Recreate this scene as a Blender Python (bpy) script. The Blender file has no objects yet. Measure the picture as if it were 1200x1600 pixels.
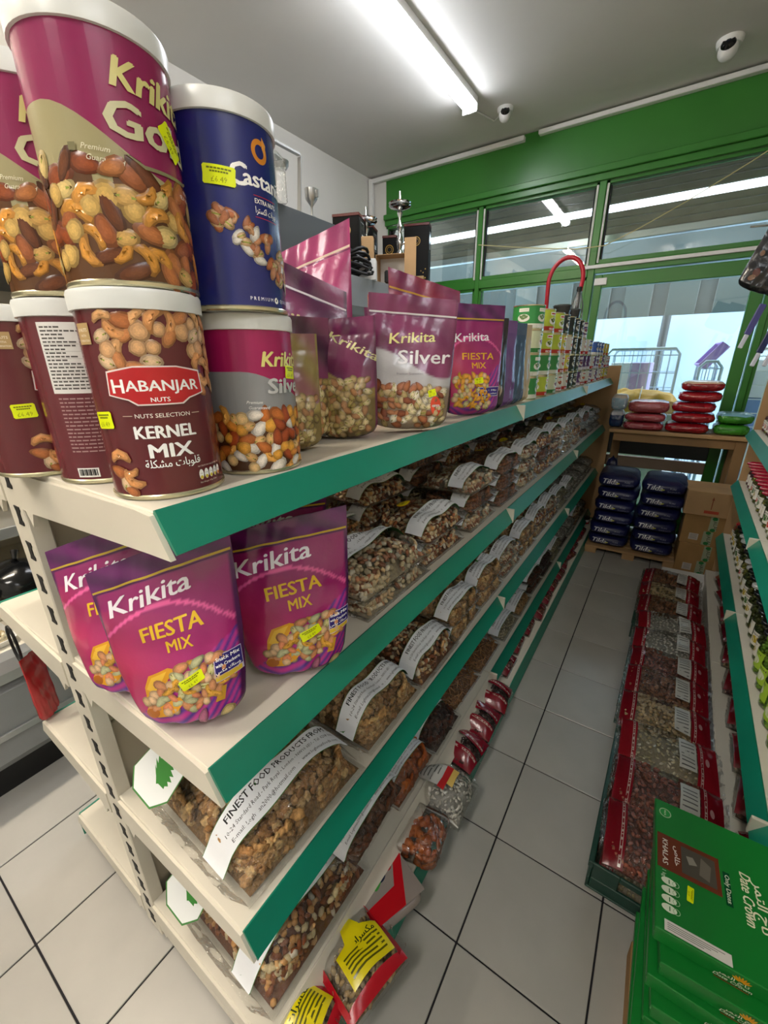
import bpy, bmesh, math, random
import numpy as np
from mathutils import Vector, Matrix, noise
from mathutils.geometry import tessellate_polygon

random.seed(7)
RNG = np.random.RandomState(7)
C = bpy.context.scene.collection
SC = bpy.context.scene

# ------------------------------------------------------------------ camera
cam = bpy.data.objects.new('camera', bpy.data.cameras.new('camera'))
C.objects.link(cam)
right = Vector((0.8319548, 0.55476544, -0.00930133))
down = Vector((0.18271296, -0.28975762, -0.939498))
fwd = Vector((-0.52389616, 0.7799204, -0.34242808))
cam.matrix_world = Matrix(((right.x, -down.x, -fwd.x, 0.20363), (right.y, -down.y, -fwd.y, -0.62313),
                           (right.z, -down.z, -fwd.z, 1.42948), (0, 0, 0, 1)))
cam.data.sensor_fit = 'VERTICAL'
cam.data.sensor_height = 24.0
cam.data.lens = 24.0 * 646.45 / 1600.0
cam.data.clip_start = 0.02
SC.camera = cam

# ------------------------------------------------------------------ world, exposure
SC.view_settings.view_transform = 'Standard'
SC.view_settings.look = 'None'
SC.view_settings.gamma = 1.0
SC.view_settings.use_curve_mapping = False
SC.view_settings.exposure = 2.45
SKY = 1.55
TUBE = 7.0
w = bpy.data.worlds.new('world')
SC.world = w
w.use_nodes = True
bg = w.node_tree.nodes['Background']
bg.inputs[0].default_value = (0.72, 0.86, 1.0, 1)
bg.inputs[1].default_value = SKY
SC.cycles.max_bounces = 7
SC.cycles.diffuse_bounces = 4
SC.cycles.glossy_bounces = 4
SC.cycles.transmission_bounces = 6
SC.cycles.transparent_max_bounces = 14
SC.cycles.sample_clamp_indirect = 6.0
SC.cycles.caustics_reflective = False
SC.cycles.caustics_refractive = False


# ------------------------------------------------------------------ materials
def hx(s, a=1.0):
    s = s.lstrip('#')
    r = []
    for i in (0, 2, 4):
        v = int(s[i:i + 2], 16) / 255.0
        r.append(v / 12.92 if v <= 0.04045 else ((v + 0.055) / 1.055) ** 2.4)
    return (r[0], r[1], r[2], a)


MATS = {}


def M(name, col='#ffffff', rough=0.5, metal=0.0, bump=0.0, bscale=60.0, var=0.0, vscale=8.0, spec=0.5,
      coat=0.0, attr=False, emit=None, dist=0.002, detail=4.0, stretch=None, var2=None):
    if name in MATS:
        return MATS[name]
    m = bpy.data.materials.new(name)
    m.use_nodes = True
    nt = m.node_tree
    b = nt.nodes['Principled BSDF']
    b.inputs['Roughness'].default_value = rough
    b.inputs['Metallic'].default_value = metal
    b.inputs['Specular IOR Level'].default_value = spec
    b.inputs['Coat Weight'].default_value = coat
    b.inputs['Coat Roughness'].default_value = 0.12
    base = hx(col) if isinstance(col, str) else col
    b.inputs['Base Color'].default_value = base
    tc = nt.nodes.new('ShaderNodeTexCoord')
    mp = nt.nodes.new('ShaderNodeMapping')
    nt.links.new(tc.outputs['Object'], mp.inputs[0])
    if stretch:
        mp.inputs['Scale'].default_value = stretch
    src = None
    if attr:
        a = nt.nodes.new('ShaderNodeAttribute')
        a.attribute_name = 'Col'
        src = a.outputs['Color']
        nt.links.new(src, b.inputs['Base Color'])
    if var > 0 or var2:
        n = nt.nodes.new('ShaderNodeTexNoise')
        n.inputs['Scale'].default_value = vscale
        n.inputs['Detail'].default_value = 5
        nt.links.new(mp.outputs[0], n.inputs['Vector'])
        mr = nt.nodes.new('ShaderNodeMapRange')
        mr.inputs[1].default_value = 0.35
        mr.inputs[2].default_value = 0.65
        nt.links.new(n.outputs['Fac'], mr.inputs[0])
        mx = nt.nodes.new('ShaderNodeMix')
        mx.data_type = 'RGBA'
        nt.links.new(mr.outputs[0], mx.inputs[0])
        if src is not None:
            nt.links.new(src, mx.inputs[6])
            hs = nt.nodes.new('ShaderNodeHueSaturation')
            hs.inputs['Value'].default_value = 1 - var
            nt.links.new(src, hs.inputs['Color'])
            nt.links.new(hs.outputs[0], mx.inputs[7])
        else:
            mx.inputs[6].default_value = base
            c2 = hx(var2) if var2 else tuple(x * (1 - var) for x in base[:3]) + (1,)
            mx.inputs[7].default_value = c2
        nt.links.new(mx.outputs[2], b.inputs['Base Color'])
    if bump > 0:
        n2 = nt.nodes.new('ShaderNodeTexNoise')
        n2.inputs['Scale'].default_value = bscale
        n2.inputs['Detail'].default_value = detail
        nt.links.new(mp.outputs[0], n2.inputs['Vector'])
        bp = nt.nodes.new('ShaderNodeBump')
        bp.inputs['Strength'].default_value = bump
        bp.inputs['Distance'].default_value = dist
        nt.links.new(n2.outputs['Fac'], bp.inputs['Height'])
        nt.links.new(bp.outputs[0], b.inputs['Normal'])
    if emit:
        b.inputs['Emission Color'].default_value = hx(emit[0])
        b.inputs['Emission Strength'].default_value = emit[1]
    MATS[name] = m
    return m


def film_mat(name, tint=(0.97, 0.97, 0.96, 1), gl=0.15, bscale=60.0, bump=1.0, dist=0.014, rough=0.09):
    """clear plastic film: mostly see-through, with sharp crinkled highlights"""
    if name in MATS:
        return MATS[name]
    m = bpy.data.materials.new(name)
    m.use_nodes = True
    nt = m.node_tree
    nt.nodes.clear()
    out = nt.nodes.new('ShaderNodeOutputMaterial')
    tr = nt.nodes.new('ShaderNodeBsdfTransparent')
    tr.inputs[0].default_value = tint
    g = nt.nodes.new('ShaderNodeBsdfGlossy')
    g.inputs['Roughness'].default_value = rough
    lw = nt.nodes.new('ShaderNodeLayerWeight')
    lw.inputs[0].default_value = 0.25
    mr = nt.nodes.new('ShaderNodeMapRange')
    mr.inputs[3].default_value = gl * 0.6
    mr.inputs[4].default_value = min(1.0, gl * 4)
    nt.links.new(lw.outputs['Fresnel'], mr.inputs[0])
    mix = nt.nodes.new('ShaderNodeMixShader')
    nt.links.new(mr.outputs[0], mix.inputs[0])
    nt.links.new(tr.outputs[0], mix.inputs[1])
    nt.links.new(g.outputs[0], mix.inputs[2])
    nt.links.new(mix.outputs[0], out.inputs[0])
    if bump:
        tc = nt.nodes.new('ShaderNodeTexCoord')
        n2 = nt.nodes.new('ShaderNodeTexNoise')
        n2.inputs['Scale'].default_value = bscale
        n2.inputs['Detail'].default_value = 3
        n2.inputs['Distortion'].default_value = 1.2
        nt.links.new(tc.outputs['Object'], n2.inputs['Vector'])
        bp = nt.nodes.new('ShaderNodeBump')
        bp.inputs['Strength'].default_value = bump
        bp.inputs['Distance'].default_value = dist
        nt.links.new(n2.outputs['Fac'], bp.inputs['Height'])
        nt.links.new(bp.outputs[0], g.inputs['Normal'])
    MATS[name] = m
    return m


PRINT = M('gloss_print', attr=True, rough=0.25, spec=0.5, bump=0.12, bscale=25)
PAPER = M('paper_print', attr=True, rough=0.55, spec=0.35)
FOILP = M('foil_print', attr=True, rough=0.22, spec=0.7, bump=0.55, bscale=22, dist=0.004)
WALM = M('walnut_skin', attr=True, rough=0.55, spec=0.3, bump=0.9, bscale=170, dist=0.004, var=0.45, vscale=150)
NUTM = M('nut_skin', attr=True, rough=0.5, spec=0.35, bump=0.25, bscale=180, dist=0.001, var=0.25, vscale=120)
CREAM = M('cream_enamel', '#d9d3c4', 0.38, var=0.06, vscale=5, bump=0.03, bscale=30)
CREAM2 = M('cream_panel', '#cfc6b4', 0.5, var=0.08, vscale=4)
GREENP = M('green_plastic_strip', '#10836a', 0.33, var=0.12, vscale=6, bump=0.04, bscale=20)
GREENF = M('green_frame_paint', '#38802f', 0.33, bump=0.06, bscale=18, var=0.1, vscale=3)
BLACK = M('black_plastic', '#0c0c0e', 0.45)
WHITEP = M('white_plastic', '#e6e6e4', 0.4)
STEEL = M('brushed_steel', '#b9bab9', 0.28, metal=0.9, bump=0.05, bscale=60)
CHROME = M('chrome', '#d8d8d8', 0.1, metal=1.0)
CARD = M('brown_cardboard', '#a9824f', 0.75, var=0.12, vscale=10, bump=0.1, bscale=80)
CARD2 = M('tan_cardboard', '#b89468', 0.75, var=0.12, vscale=7, bump=0.1, bscale=80)
FILM = film_mat('clear_film')
FILM2 = film_mat('clear_film_flat', gl=0.22, bscale=30)
GLASSJ = film_mat('jar_glass', tint=(0.93, 0.96, 0.93, 1), gl=0.12, bump=0, rough=0.04)


# ------------------------------------------------------------------ geometry collector
class G:
    def __init__(s):
        s.V = []
        s.F = []
        s.K = []

    def add(s, vs, fs, col=None):
        b = len(s.V)
        s.V.extend([tuple(v) for v in vs])
        for f in fs:
            s.F.append(tuple(i + b for i in f))
            s.K.append(col)
        return s

    def box(s, x0, x1, y0, y1, z0, z1, col=None, m=None):
        vs = [Vector((x, y, z)) for z in (z0, z1) for y in (y0, y1) for x in (x0, x1)]
        if m is not None:
            vs = [m @ v for v in vs]
        return s.add(vs, [(0, 2, 3, 1), (4, 5, 7, 6), (0, 1, 5, 4), (2, 6, 7, 3), (0, 4, 6, 2), (1, 3, 7, 5)], col)

    def bbox(s, x0, x1, y0, y1, z0, z1, c=0.003, col=None, m=None):
        """box with chamfered edges"""
        bm = bmesh.new()
        bmesh.ops.create_cube(bm, size=1.0)
        for v in bm.verts:
            v.co = Vector(((x0 + x1) / 2 + v.co.x * (x1 - x0), (y0 + y1) / 2 + v.co.y * (y1 - y0), (z0 + z1) / 2 + v.co.z * (z1 - z0)))
        bmesh.ops.bevel(bm, geom=bm.edges[:], offset=c, segments=1, affect='EDGES')
        vs = [v.co.copy() for v in bm.verts]
        if m is not None:
            vs = [m @ v for v in vs]
        bm.verts.index_update()
        fs = [[v.index for v in f.verts] for f in bm.faces]
        bm.free()
        return s.add(vs, fs, col)

    def lathe(s, prof, n=24, c=(0, 0, 0), col=None, m=None, cap=True, a0=0.0, a1=2 * math.pi):
        full = abs(a1 - a0 - 2 * math.pi) < 1e-6
        nn = n if full else n + 1
        vs = []
        for (r, z) in prof:
            for i in range(nn):
                a = a0 + (a1 - a0) * i / n
                vs.append(Vector((c[0] + r * math.cos(a), c[1] + r * math.sin(a), c[2] + z)))
        if m is not None:
            vs = [m @ v for v in vs]
        fs = []
        for j in range(len(prof) - 1):
            for i in range(n):
                i2 = (i + 1) % nn
                fs.append((j * nn + i, j * nn + i2, (j + 1) * nn + i2, (j + 1) * nn + i))
        if cap and full:
            if prof[0][0] > 1e-6:
                fs.append(tuple(reversed(range(nn))))
            if prof[-1][0] > 1e-6:
                fs.append(tuple(range((len(prof) - 1) * nn, len(prof) * nn)))
        return s.add(vs, fs, col)

    def tube(s, path, r, n=8, col=None, cap=True):
        P = [Vector(p) for p in path]
        R = r if hasattr(r, '__len__') else [r] * len(P)
        vs = []
        up = Vector((0, 0, 1))
        t0 = (P[1] - P[0]).normalized()
        if abs(t0.z) > 0.9:
            up = Vector((1, 0, 0))
        a = t0.cross(up).normalized()
        for i, p in enumerate(P):
            t = (P[min(i + 1, len(P) - 1)] - P[max(i - 1, 0)]).normalized()
            a = (a - t * a.dot(t)).normalized()
            b = t.cross(a)
            for k in range(n):
                q = 2 * math.pi * k / n
                vs.append(p + (a * math.cos(q) + b * math.sin(q)) * R[i])
        fs = []
        for i in range(len(P) - 1):
            for k in range(n):
                k2 = (k + 1) % n
                fs.append((i * n + k, i * n + k2, (i + 1) * n + k2, (i + 1) * n + k))
        if cap:
            fs.append(tuple(reversed(range(n))))
            fs.append(tuple(range((len(P) - 1) * n, len(P) * n)))
        return s.add(vs, fs, col)

    def prism(s, poly, h0, h1, axis='y', col=None, m=None):
        """extrude 2D polygon (a,b) along axis"""
        def mk(a, b, h):
            return Vector({'y': (a, h, b), 'x': (h, a, b), 'z': (a, b, h)}[axis])
        n = len(poly)
        vs = [mk(a, b, h0) for a, b in poly] + [mk(a, b, h1) for a, b in poly]
        if m is not None:
            vs = [m @ v for v in vs]
        fs = [(i, (i + 1) % n, n + (i + 1) % n, n + i) for i in range(n)]
        tri = tessellate_polygon([[Vector((a, b, 0)) for a, b in poly]])
        fs += [tuple(t) for t in tri] + [tuple(i + n for i in reversed(t)) for t in tri]
        return s.add(vs, fs, col)

    def grid(s, fn, nu, nv, u=(0, 1), v=(0, 1), col=None, colfn=None, flip=False):
        vs = []
        for j in range(nv + 1):
            for i in range(nu + 1):
                vs.append(fn(u[0] + (u[1] - u[0]) * i / nu, v[0] + (v[1] - v[0]) * j / nv))
        b = len(s.V)
        s.V.extend([tuple(p) for p in vs])
        for j in range(nv):
            for i in range(nu):
                q = (j * (nu + 1) + i, j * (nu + 1) + i + 1, (j + 1) * (nu + 1) + i + 1, (j + 1) * (nu + 1) + i)
                if flip:
                    q = q[::-1]
                s.F.append(tuple(k + b for k in q))
                s.K.append(col if colfn is None else colfn(u[0] + (u[1] - u[0]) * (i + .5) / nu, v[0] + (v[1] - v[0]) * (j + .5) / nv))
        return s

    def obj(s, name, mat, parent=None, smooth=False, world=False, weld=False, mats=None, mi=None):
        me = bpy.data.meshes.new(name)
        V = s.V
        if world and parent is not None:
            inv = parent.matrix_world.inverted() if parent.parent is None else (parent.parent.matrix_world @ parent.matrix_basis).inverted()
            V = [tuple(inv @ Vector(v)) for v in V]
        me.from_pydata(V, [], s.F)
        if any(k is not None for k in s.K):
            at = me.color_attributes.new('Col', 'FLOAT_COLOR', 'CORNER')
            arr = np.ones((len(me.loops), 4), dtype=np.float32)
            cnt = np.array([len(f) for f in s.F])
            if any(k is not None and len(k) > 4 for k in s.K):
                rows = []
                for k, f in zip(s.K, s.F):
                    if k is None:
                        rows += [(1, 1, 1, 1)] * len(f)
                    elif len(k) > 4:
                        rows += [k[4 * q:4 * q + 4] for q in range(len(f))]
                    else:
                        rows += [k] * len(f)
                arr[:] = np.array(rows, dtype=np.float32)
            else:
                kc = np.array([(k if k is not None else (1, 1, 1, 1)) for k in s.K], dtype=np.float32)
                arr[:] = np.repeat(kc, cnt, axis=0)
            at.data.foreach_set('color', arr.ravel())
        me.materials.append(mat)
        if weld:
            bm = bmesh.new()
            bm.from_mesh(me)
            bmesh.ops.remove_doubles(bm, verts=bm.verts, dist=1e-5)
            bm.to_mesh(me)
            bm.free()
        if smooth:
            me.polygons.foreach_set('use_smooth', [True] * len(me.polygons))
            if smooth != 'all':
                me.set_sharp_from_angle(angle=math.radians(40))
        o = bpy.data.objects.new(name, me)
        C.objects.link(o)
        if parent is not None:
            o.parent = parent
        return o


def thing(name, label, cat, loc=(0, 0, 0), rz=0.0, group=None, rot=None):
    o = bpy.data.objects.new(name, None)
    C.objects.link(o)
    o.empty_display_size = 0.05
    o.location = loc
    o.rotation_euler = rot if rot is not None else (0, 0, rz)
    o['label'] = label
    o['category'] = cat
    if group:
        o['group'] = group
    M_ = Matrix.Translation(Vector(loc)) @ o.rotation_euler.to_matrix().to_4x4()
    o.matrix_world = M_
    return o


def tag(o, label, cat, group=None):
    o['label'] = label
    o['category'] = cat
    if group:
        o['group'] = group
    return o


def struct(name, loc=(0, 0, 0)):
    o = bpy.data.objects.new(name, None)
    C.objects.link(o)
    o.location = loc
    o['kind'] = 'structure'
    o.matrix_world = Matrix.Translation(Vector(loc))
    return o


def dup(root, loc, rz=0.0, label=None, group=None, rot=None, scale=None):
    r = root.copy()
    C.objects.link(r)
    r.location = loc
    r.rotation_euler = rot if rot is not None else (0, 0, rz)
    if scale:
        r.scale = scale if hasattr(scale, '__len__') else (scale,) * 3
    if label:
        r['label'] = label
    if group:
        r['group'] = group
    for ch in list(root.children):
        c = ch.copy()
        C.objects.link(c)
        c.parent = r
        for g in list(ch.children):
            d = g.copy()
            C.objects.link(d)
            d.parent = c
    return r


# ------------------------------------------------------------------ lettering and flat print
_TX = {}
AR = {'ا': (0xFE8D, 0xFE8E), 'ب': (0xFE8F, 0xFE90, 0xFE91, 0xFE92), 'ت': (0xFE95, 0xFE96, 0xFE97, 0xFE98), 'ج': (0xFE9D, 0xFE9E, 0xFE9F, 0xFEA0),
      'خ': (0xFEA5, 0xFEA6, 0xFEA7, 0xFEA8), 'ر': (0xFEAD, 0xFEAE), 'س': (0xFEB1, 0xFEB2, 0xFEB3, 0xFEB4), 'ش': (0xFEB5, 0xFEB6, 0xFEB7, 0xFEB8),
      'ص': (0xFEB9, 0xFEBA, 0xFEBB, 0xFEBC), 'ق': (0xFED5, 0xFED6, 0xFED7, 0xFED8), 'ك': (0xFED9, 0xFEDA, 0xFEDB, 0xFEDC), 'ل': (0xFEDD, 0xFEDE, 0xFEDF, 0xFEE0),
      'م': (0xFEE1, 0xFEE2, 0xFEE3, 0xFEE4), 'و': (0xFEED, 0xFEEE), 'ة': (0xFE93, 0xFE94), 'ن': (0xFEE5, 0xFEE6, 0xFEE7, 0xFEE8), 'ي': (0xFEF1, 0xFEF2, 0xFEF3, 0xFEF4),
      'ه': (0xFEE9, 0xFEEA, 0xFEEB, 0xFEEC), 'ط': (0xFEC1, 0xFEC2, 0xFEC3, 0xFEC4), 'ح': (0xFEA1, 0xFEA2, 0xFEA3, 0xFEA4), 'د': (0xFEA9, 0xFEAA)}


def arabic(s):
    out = []
    for wd in s.split(' '):
        r = ''
        for i, ch in enumerate(wd):
            f = AR[ch]
            prev = i > 0 and len(AR[wd[i - 1]]) == 4
            nxt = i < len(wd) - 1 and len(f) == 4
            if len(f) == 2:
                r += chr(f[1] if prev else f[0])
            else:
                r += chr(f[3] if prev and nxt else f[2] if nxt else f[1] if prev else f[0])
        out.append(r)
    return ' '.join(out)[::-1]


def text2d(s, bold=0.0, res=2):
    k = (s, bold, res)
    if k in _TX:
        return _TX[k]
    c = bpy.data.curves.new('t', 'FONT')
    c.body = s
    c.resolution_u = res
    c.offset = bold
    o = bpy.data.objects.new('t', c)
    C.objects.link(o)
    dg = bpy.context.evaluated_depsgraph_get()
    dg.update()
    me = bpy.data.meshes.new_from_object(o.evaluated_get(dg))
    V = np.array([v.co[:2] for v in me.vertices]) if len(me.vertices) else np.zeros((0, 2))
    F = [tuple(p.vertices) for p in me.polygons]
    bpy.data.objects.remove(o)
    bpy.data.curves.remove(c)
    bpy.data.meshes.remove(me)
    if len(V):
        V[:, 0] -= (V[:, 0].min() + V[:, 0].max()) / 2
    _TX[k] = (V, F)
    return _TX[k]


def cut2d(V, F, step):
    """split 2D faces on a grid so that they can follow a curved surface"""
    if not step or len(V) == 0:
        return V, F
    mn, mx = V.min(0), V.max(0)
    if (mx - mn).max() < step:
        return V, F
    bm = bmesh.new()
    vs = [bm.verts.new((p[0], p[1], 0)) for p in V]
    for f in F:
        try:
            bm.faces.new([vs[i] for i in f])
        except ValueError:
            pass
    for ax in (0, 1):
        k = math.floor(mn[ax] / step) + 1
        while k * step < mx[ax]:
            co = [0, 0, 0]
            co[ax] = k * step
            no = [0, 0, 0]
            no[ax] = 1
            bmesh.ops.bisect_plane(bm, geom=bm.verts[:] + bm.edges[:] + bm.faces[:], plane_co=co, plane_no=no, dist=1e-7)
            k += 1
    bm.verts.index_update()
    V2 = np.array([v.co[:2] for v in bm.verts])
    F2 = [tuple(v.index for v in f.verts) for f in bm.faces]
    bm.free()
    return V2, F2


class Art:
    """flat print laid on a surface S(X, Y) -> (points, normals); X, Y in metres on the label"""

    def __init__(s, S, step=0.008, lift=0.0003, dl=0.00012):
        s.S, s.step, s.lift, s.dl = S, step, lift, dl
        s.g = G()
        s.layer = 0
        s.sm = True

    def put(s, V, F, col, step=None, h=None):
        if len(V) == 0:
            return
        V, F = cut2d(np.asarray(V, float), F, s.step if step is None else step)
        P, N = s.S(V[:, 0], V[:, 1])
        off = s.lift + s.layer * s.dl
        P = P + N * (off if h is None else (off + h)[:, None])
        s.g.add(P.tolist(), F, hx(col) if isinstance(col, str) else col)

    def up(s):
        s.layer += 1
        return s

    def poly(s, pts, col, step=None):
        tri = tessellate_polygon([[Vector((a, b, 0)) for a, b in pts]])
        F = []
        for t in tri:
            a, b, c = [pts[i] for i in t]
            if (b[0] - a[0]) * (c[1] - a[1]) - (b[1] - a[1]) * (c[0] - a[0]) < 0:
                t = (t[0], t[2], t[1])
            F.append(tuple(t))
        s.put(np.array(pts, float), F, col, step)
        return s

    def rect(s, x0, y0, x1, y1, col, rot=0.0):
        cx, cy = (x0 + x1) / 2, (y0 + y1) / 2
        ca, sa = math.cos(rot), math.sin(rot)
        return s.poly([(cx + (x - cx) * ca - (y - cy) * sa, cy + (x - cx) * sa + (y - cy) * ca) for x, y in ((x0, y0), (x1, y0), (x1, y1), (x0, y1))], col)

    def ell(s, x, y, a, b, col, rot=0.0, n=18, a0=0, a1=360):
        ca, sa = math.cos(rot), math.sin(rot)
        pts = []
        for i in range(n):
            q = math.radians(a0 + (a1 - a0) * i / (n if a1 - a0 == 360 else n - 1))
            u, v = a * math.cos(q), b * math.sin(q)
            pts.append((x + u * ca - v * sa, y + u * sa + v * ca))
        return s.poly(pts, col)

    def ring(s, x, y, r0, r1, col, a0=0, a1=360, n=24):
        pts = [(x + r1 * math.cos(math.radians(a0 + (a1 - a0) * i / n)), y + r1 * math.sin(math.radians(a0 + (a1 - a0) * i / n))) for i in range(n + 1)]
        pin = [(x + r0 * math.cos(math.radians(a0 + (a1 - a0) * i / n)), y + r0 * math.sin(math.radians(a0 + (a1 - a0) * i / n))) for i in range(n + 1)]
        for i in range(n):
            s.poly([pts[i], pts[i + 1], pin[i + 1], pin[i]], col)
        return s

    def text(s, t, x, y, size, col, bold=0.0, rot=0.0, shear=0.0, sx=1.0, width=None, res=2, arc=0.0):
        V, F = text2d(t, 0.0, res)
        if len(V) == 0:
            return s
        V = V.copy() * size
        V[:, 0] *= sx
        if width:
            V[:, 0] *= width / (V[:, 0].max() - V[:, 0].min())
        V[:, 0] += V[:, 1] * shear
        if arc:
            V[:, 1] -= arc * V[:, 0] ** 2
        ca, sa = math.cos(rot), math.sin(rot)
        b = min(bold, .05) * size * .8
        for dx, dy in ([(0, 0)] if b <= 0 else [(-b, 0), (b, 0), (0, b * .8)] if size > .004 else [(-b * .6, 0), (b * .6, 0)]):
            Q = np.stack([x + (V[:, 0] + dx) * ca - (V[:, 1] + dy) * sa, y + (V[:, 0] + dx) * sa + (V[:, 1] + dy) * ca], 1)
            s.put(Q, F, col)
            s.lift += 1.5e-6
        return s

    def nut(s, kind, x, y, sz, rot, col, relief=0.0010, cut=None):
        """one printed nut: a low dome with the tones of the printed picture"""
        n, R = 12, 4
        V = [(0, 0)]
        H = [1.0]
        prof = {'almond': (1.0, .56), 'hazel': (.72, .68), 'pist': (.85, .58), 'cashew': (1.15, .42), 'peanut': (.95, .5), 'pecan': (1.15, .42)}[kind]
        for j in range(1, R + 1):
            q = j / R
            for i in range(n):
                a = 2 * math.pi * i / n
                u, v = prof[0] * q * math.cos(a), prof[1] * q * math.sin(a)
                if kind == 'almond':
                    v *= 1 - 0.35 * u
                if kind == 'cashew':
                    t = u * 1.25
                    r0 = 0.85 + v
                    u, v = r0 * math.sin(t), r0 * math.cos(t) - 0.55
                if kind == 'hazel' and abs(a - math.pi / 2) < .4:
                    v *= 1.12
                V.append((u, v))
                H.append(math.sqrt(max(0, 1 - q * q)))
        F = [(0, 1 + i, 1 + (i + 1) % n) for i in range(n)]
        for j in range(R - 1):
            for i in range(n):
                F.append((1 + j * n + i, 1 + (j + 1) * n + i, 1 + (j + 1) * n + (i + 1) % n, 1 + j * n + (i + 1) % n))
        ca, sa = math.cos(rot), math.sin(rot)
        V2 = np.array([(x + sz * (u * ca - v * sa), y + sz * (u * sa + v * ca)) for u, v in V])
        P, N = s.S(V2[:, 0], V2[:, 1])
        off = s.lift + s.layer * s.dl
        P = P + N * (off + np.array(H) * relief)[:, None]
        base = np.array(hx(col)[:3]) if isinstance(col, str) else np.array(col[:3])
        b0 = len(s.g.V)
        s.g.V.extend(P.tolist())
        for fi, f in enumerate(F):
            q = 0 if fi < n else (fi - n) // n + 1
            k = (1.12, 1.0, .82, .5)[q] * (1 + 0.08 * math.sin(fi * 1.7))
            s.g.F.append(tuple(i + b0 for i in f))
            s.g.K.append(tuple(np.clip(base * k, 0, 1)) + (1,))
        if kind == 'pist':
            s.layer += 7
            ax, bx = .62 * sz, .13 * sz
            s.ell(x, y, ax, bx, '#5f4a1c', rot)
            s.layer += 1
            s.ell(x, y, ax * .8, bx * .6, '#93a040', rot, n=10)
            s.layer -= 8
        return s

    def nuts(s, x0, x1, y0, y1, sz, cols=None, seed=1, dens=1.0, mask=None, relief=0.0010, kinds=None):
        r = random.Random(seed)
        K = kinds or [('cashew', '#d8963f'), ('almond', '#8f4520'), ('pist', '#cfa45c'), ('hazel', '#d3ac60'), ('peanut', '#b9703c'), ('almond', '#a05a30'), ('pecan', '#6b3a1e'), ('cashew', '#d09038'), ('pist', '#dcc07c'), ('almond', '#b5713e')]
        st = sz * 1.25 / dens
        ny = max(1, int((y1 - y0) / st))
        nx = max(1, int((x1 - x0) / st))
        L0 = s.layer
        for j in range(ny, -1, -1):
            for i in range(nx + 1):
                x = x0 + (i + .5 * (j % 2)) * st + r.uniform(-.3, .3) * st
                y = y0 + j * st + r.uniform(-.3, .3) * st
                if x < x0 or x > x1 or y < y0 or y > y1:
                    continue
                if mask and not mask(x, y):
                    continue
                k, c = r.choice(K)
                s.layer = L0 + r.randint(0, 5)
                s.nut(k, x, y, sz * r.uniform(.75, 1.05), r.uniform(0, 6.28), c, relief)
        s.layer = L0 + 7
        return s

    def sticker(s, x, y, wd=0.028, ht=0.012, rot=0.0, l1='', txt='£6.49'):
        """yellow price-gun ticket with cut corners"""
        n = 8
        hw, hh = wd / 2, ht / 2
        pts = [(-hw, -hh * .8), (-hw + .0015, -hh), (hw - .0015, -hh), (hw, -hh * .8), (hw * .97, 0), (hw, hh * .8), (hw - .0015, hh), (-hw + .0015, hh), (-hw, hh * .8), (-hw * .97, 0)]
        ca, sa = math.cos(rot), math.sin(rot)
        s.layer += 2
        s.poly([(x + a * ca - b * sa, y + a * sa + b * ca) for a, b in pts], '#e6f500')
        s.up()
        f = lambda a, b: (x + a * ca - b * sa, y + a * sa + b * ca)
        for dy, k in ((hh * .62, .8), (hh * .3, .6)):
            for q in range(7):
                px, py = f((q - 3) * wd * k / 7.5, dy)
                s.rect(px - wd * k * .055, py - ht * .045, px + wd * k * .055, py + ht * .045, '#6b7500', rot)
        px, py = f(0, -hh * .75)
        s.text(txt, px, py, ht * .42, '#9aa800', rot=rot, res=1)
        return s

    def obj(s, name, mat, parent):
        o = s.g.obj(name, mat, parent, smooth='all')
        return o

# ================================================================== THE ROOM
XL, XR, YB, YW, ZC = -2.65, 2.3, -3.4, 3.45, 3.12
TP = 0.306
PLASTER = M('ceiling_plaster', '#dedcd8', 0.75, var=0.08, vscale=1.3, bump=0.15, bscale=3, dist=0.02)
WALLP = M('wall_plaster', '#dcdad4', 0.7, var=0.05, vscale=2)
TILE = M('glazed_floor_tile', '#b3b1ab', 0.3, var=0.16, vscale=3.2, bump=0.04, bscale=10, spec=0.55)
GROUT = M('dark_grout', '#15131a', 0.8)

fl = struct('floor')
G().box(XL, XR, YB, YW + 0.1, -0.06, -0.004).obj('grout_bed', GROUT, fl)
tb = G()
c = 0.0022
tb.bbox(0.0023, TP - 0.0023, 0.0023, TP - 0.0023, -0.012, 0.0, 0.0012)
tile0 = None
count = 0
rest = G()
for i in range(int(math.floor(XL / TP)), int(math.ceil(XR / TP))):
    for j in range(-12, 12):
        if j >= -4 and -1.9 < i * TP < 1.0 or (j >= -4 and i * TP < -1.0 and j < 2):
            if tile0 is None:
                tile0 = tb.obj('floor_tile', TILE, fl)
                o = tile0
            else:
                o = tile0.copy()
                C.objects.link(o)
                o.parent = fl
            o.location = (i * TP, j * TP, 0)
            count += 1
        else:
            rest.box(i * TP + .0023, (i + 1) * TP - .0023, j * TP + .0023, (j + 1) * TP - .0023, -0.012, 0)
o = rest.obj('distant_tiles', TILE, fl)
o['kind'] = 'stuff'

ce = struct('ceiling')
G().box(XL, XR, YB, YW + 0.12, ZC, ZC + 0.1).obj('plaster', PLASTER, ce)
wl = struct('wall_left')
G().box(XL - 0.1, XL, YB, YW + 0.12, 0, ZC).obj('plaster', WALLP, wl)
wr = struct('wall_right')
G().box(XR, XR + 0.1, YB, YW + 0.12, 0, ZC).obj('plaster', WALLP, wr)
wb = struct('wall_back')
G().box(XL, XR, YB - 0.1, YB, 0, ZC).obj('plaster', WALLP, wb)

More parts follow.
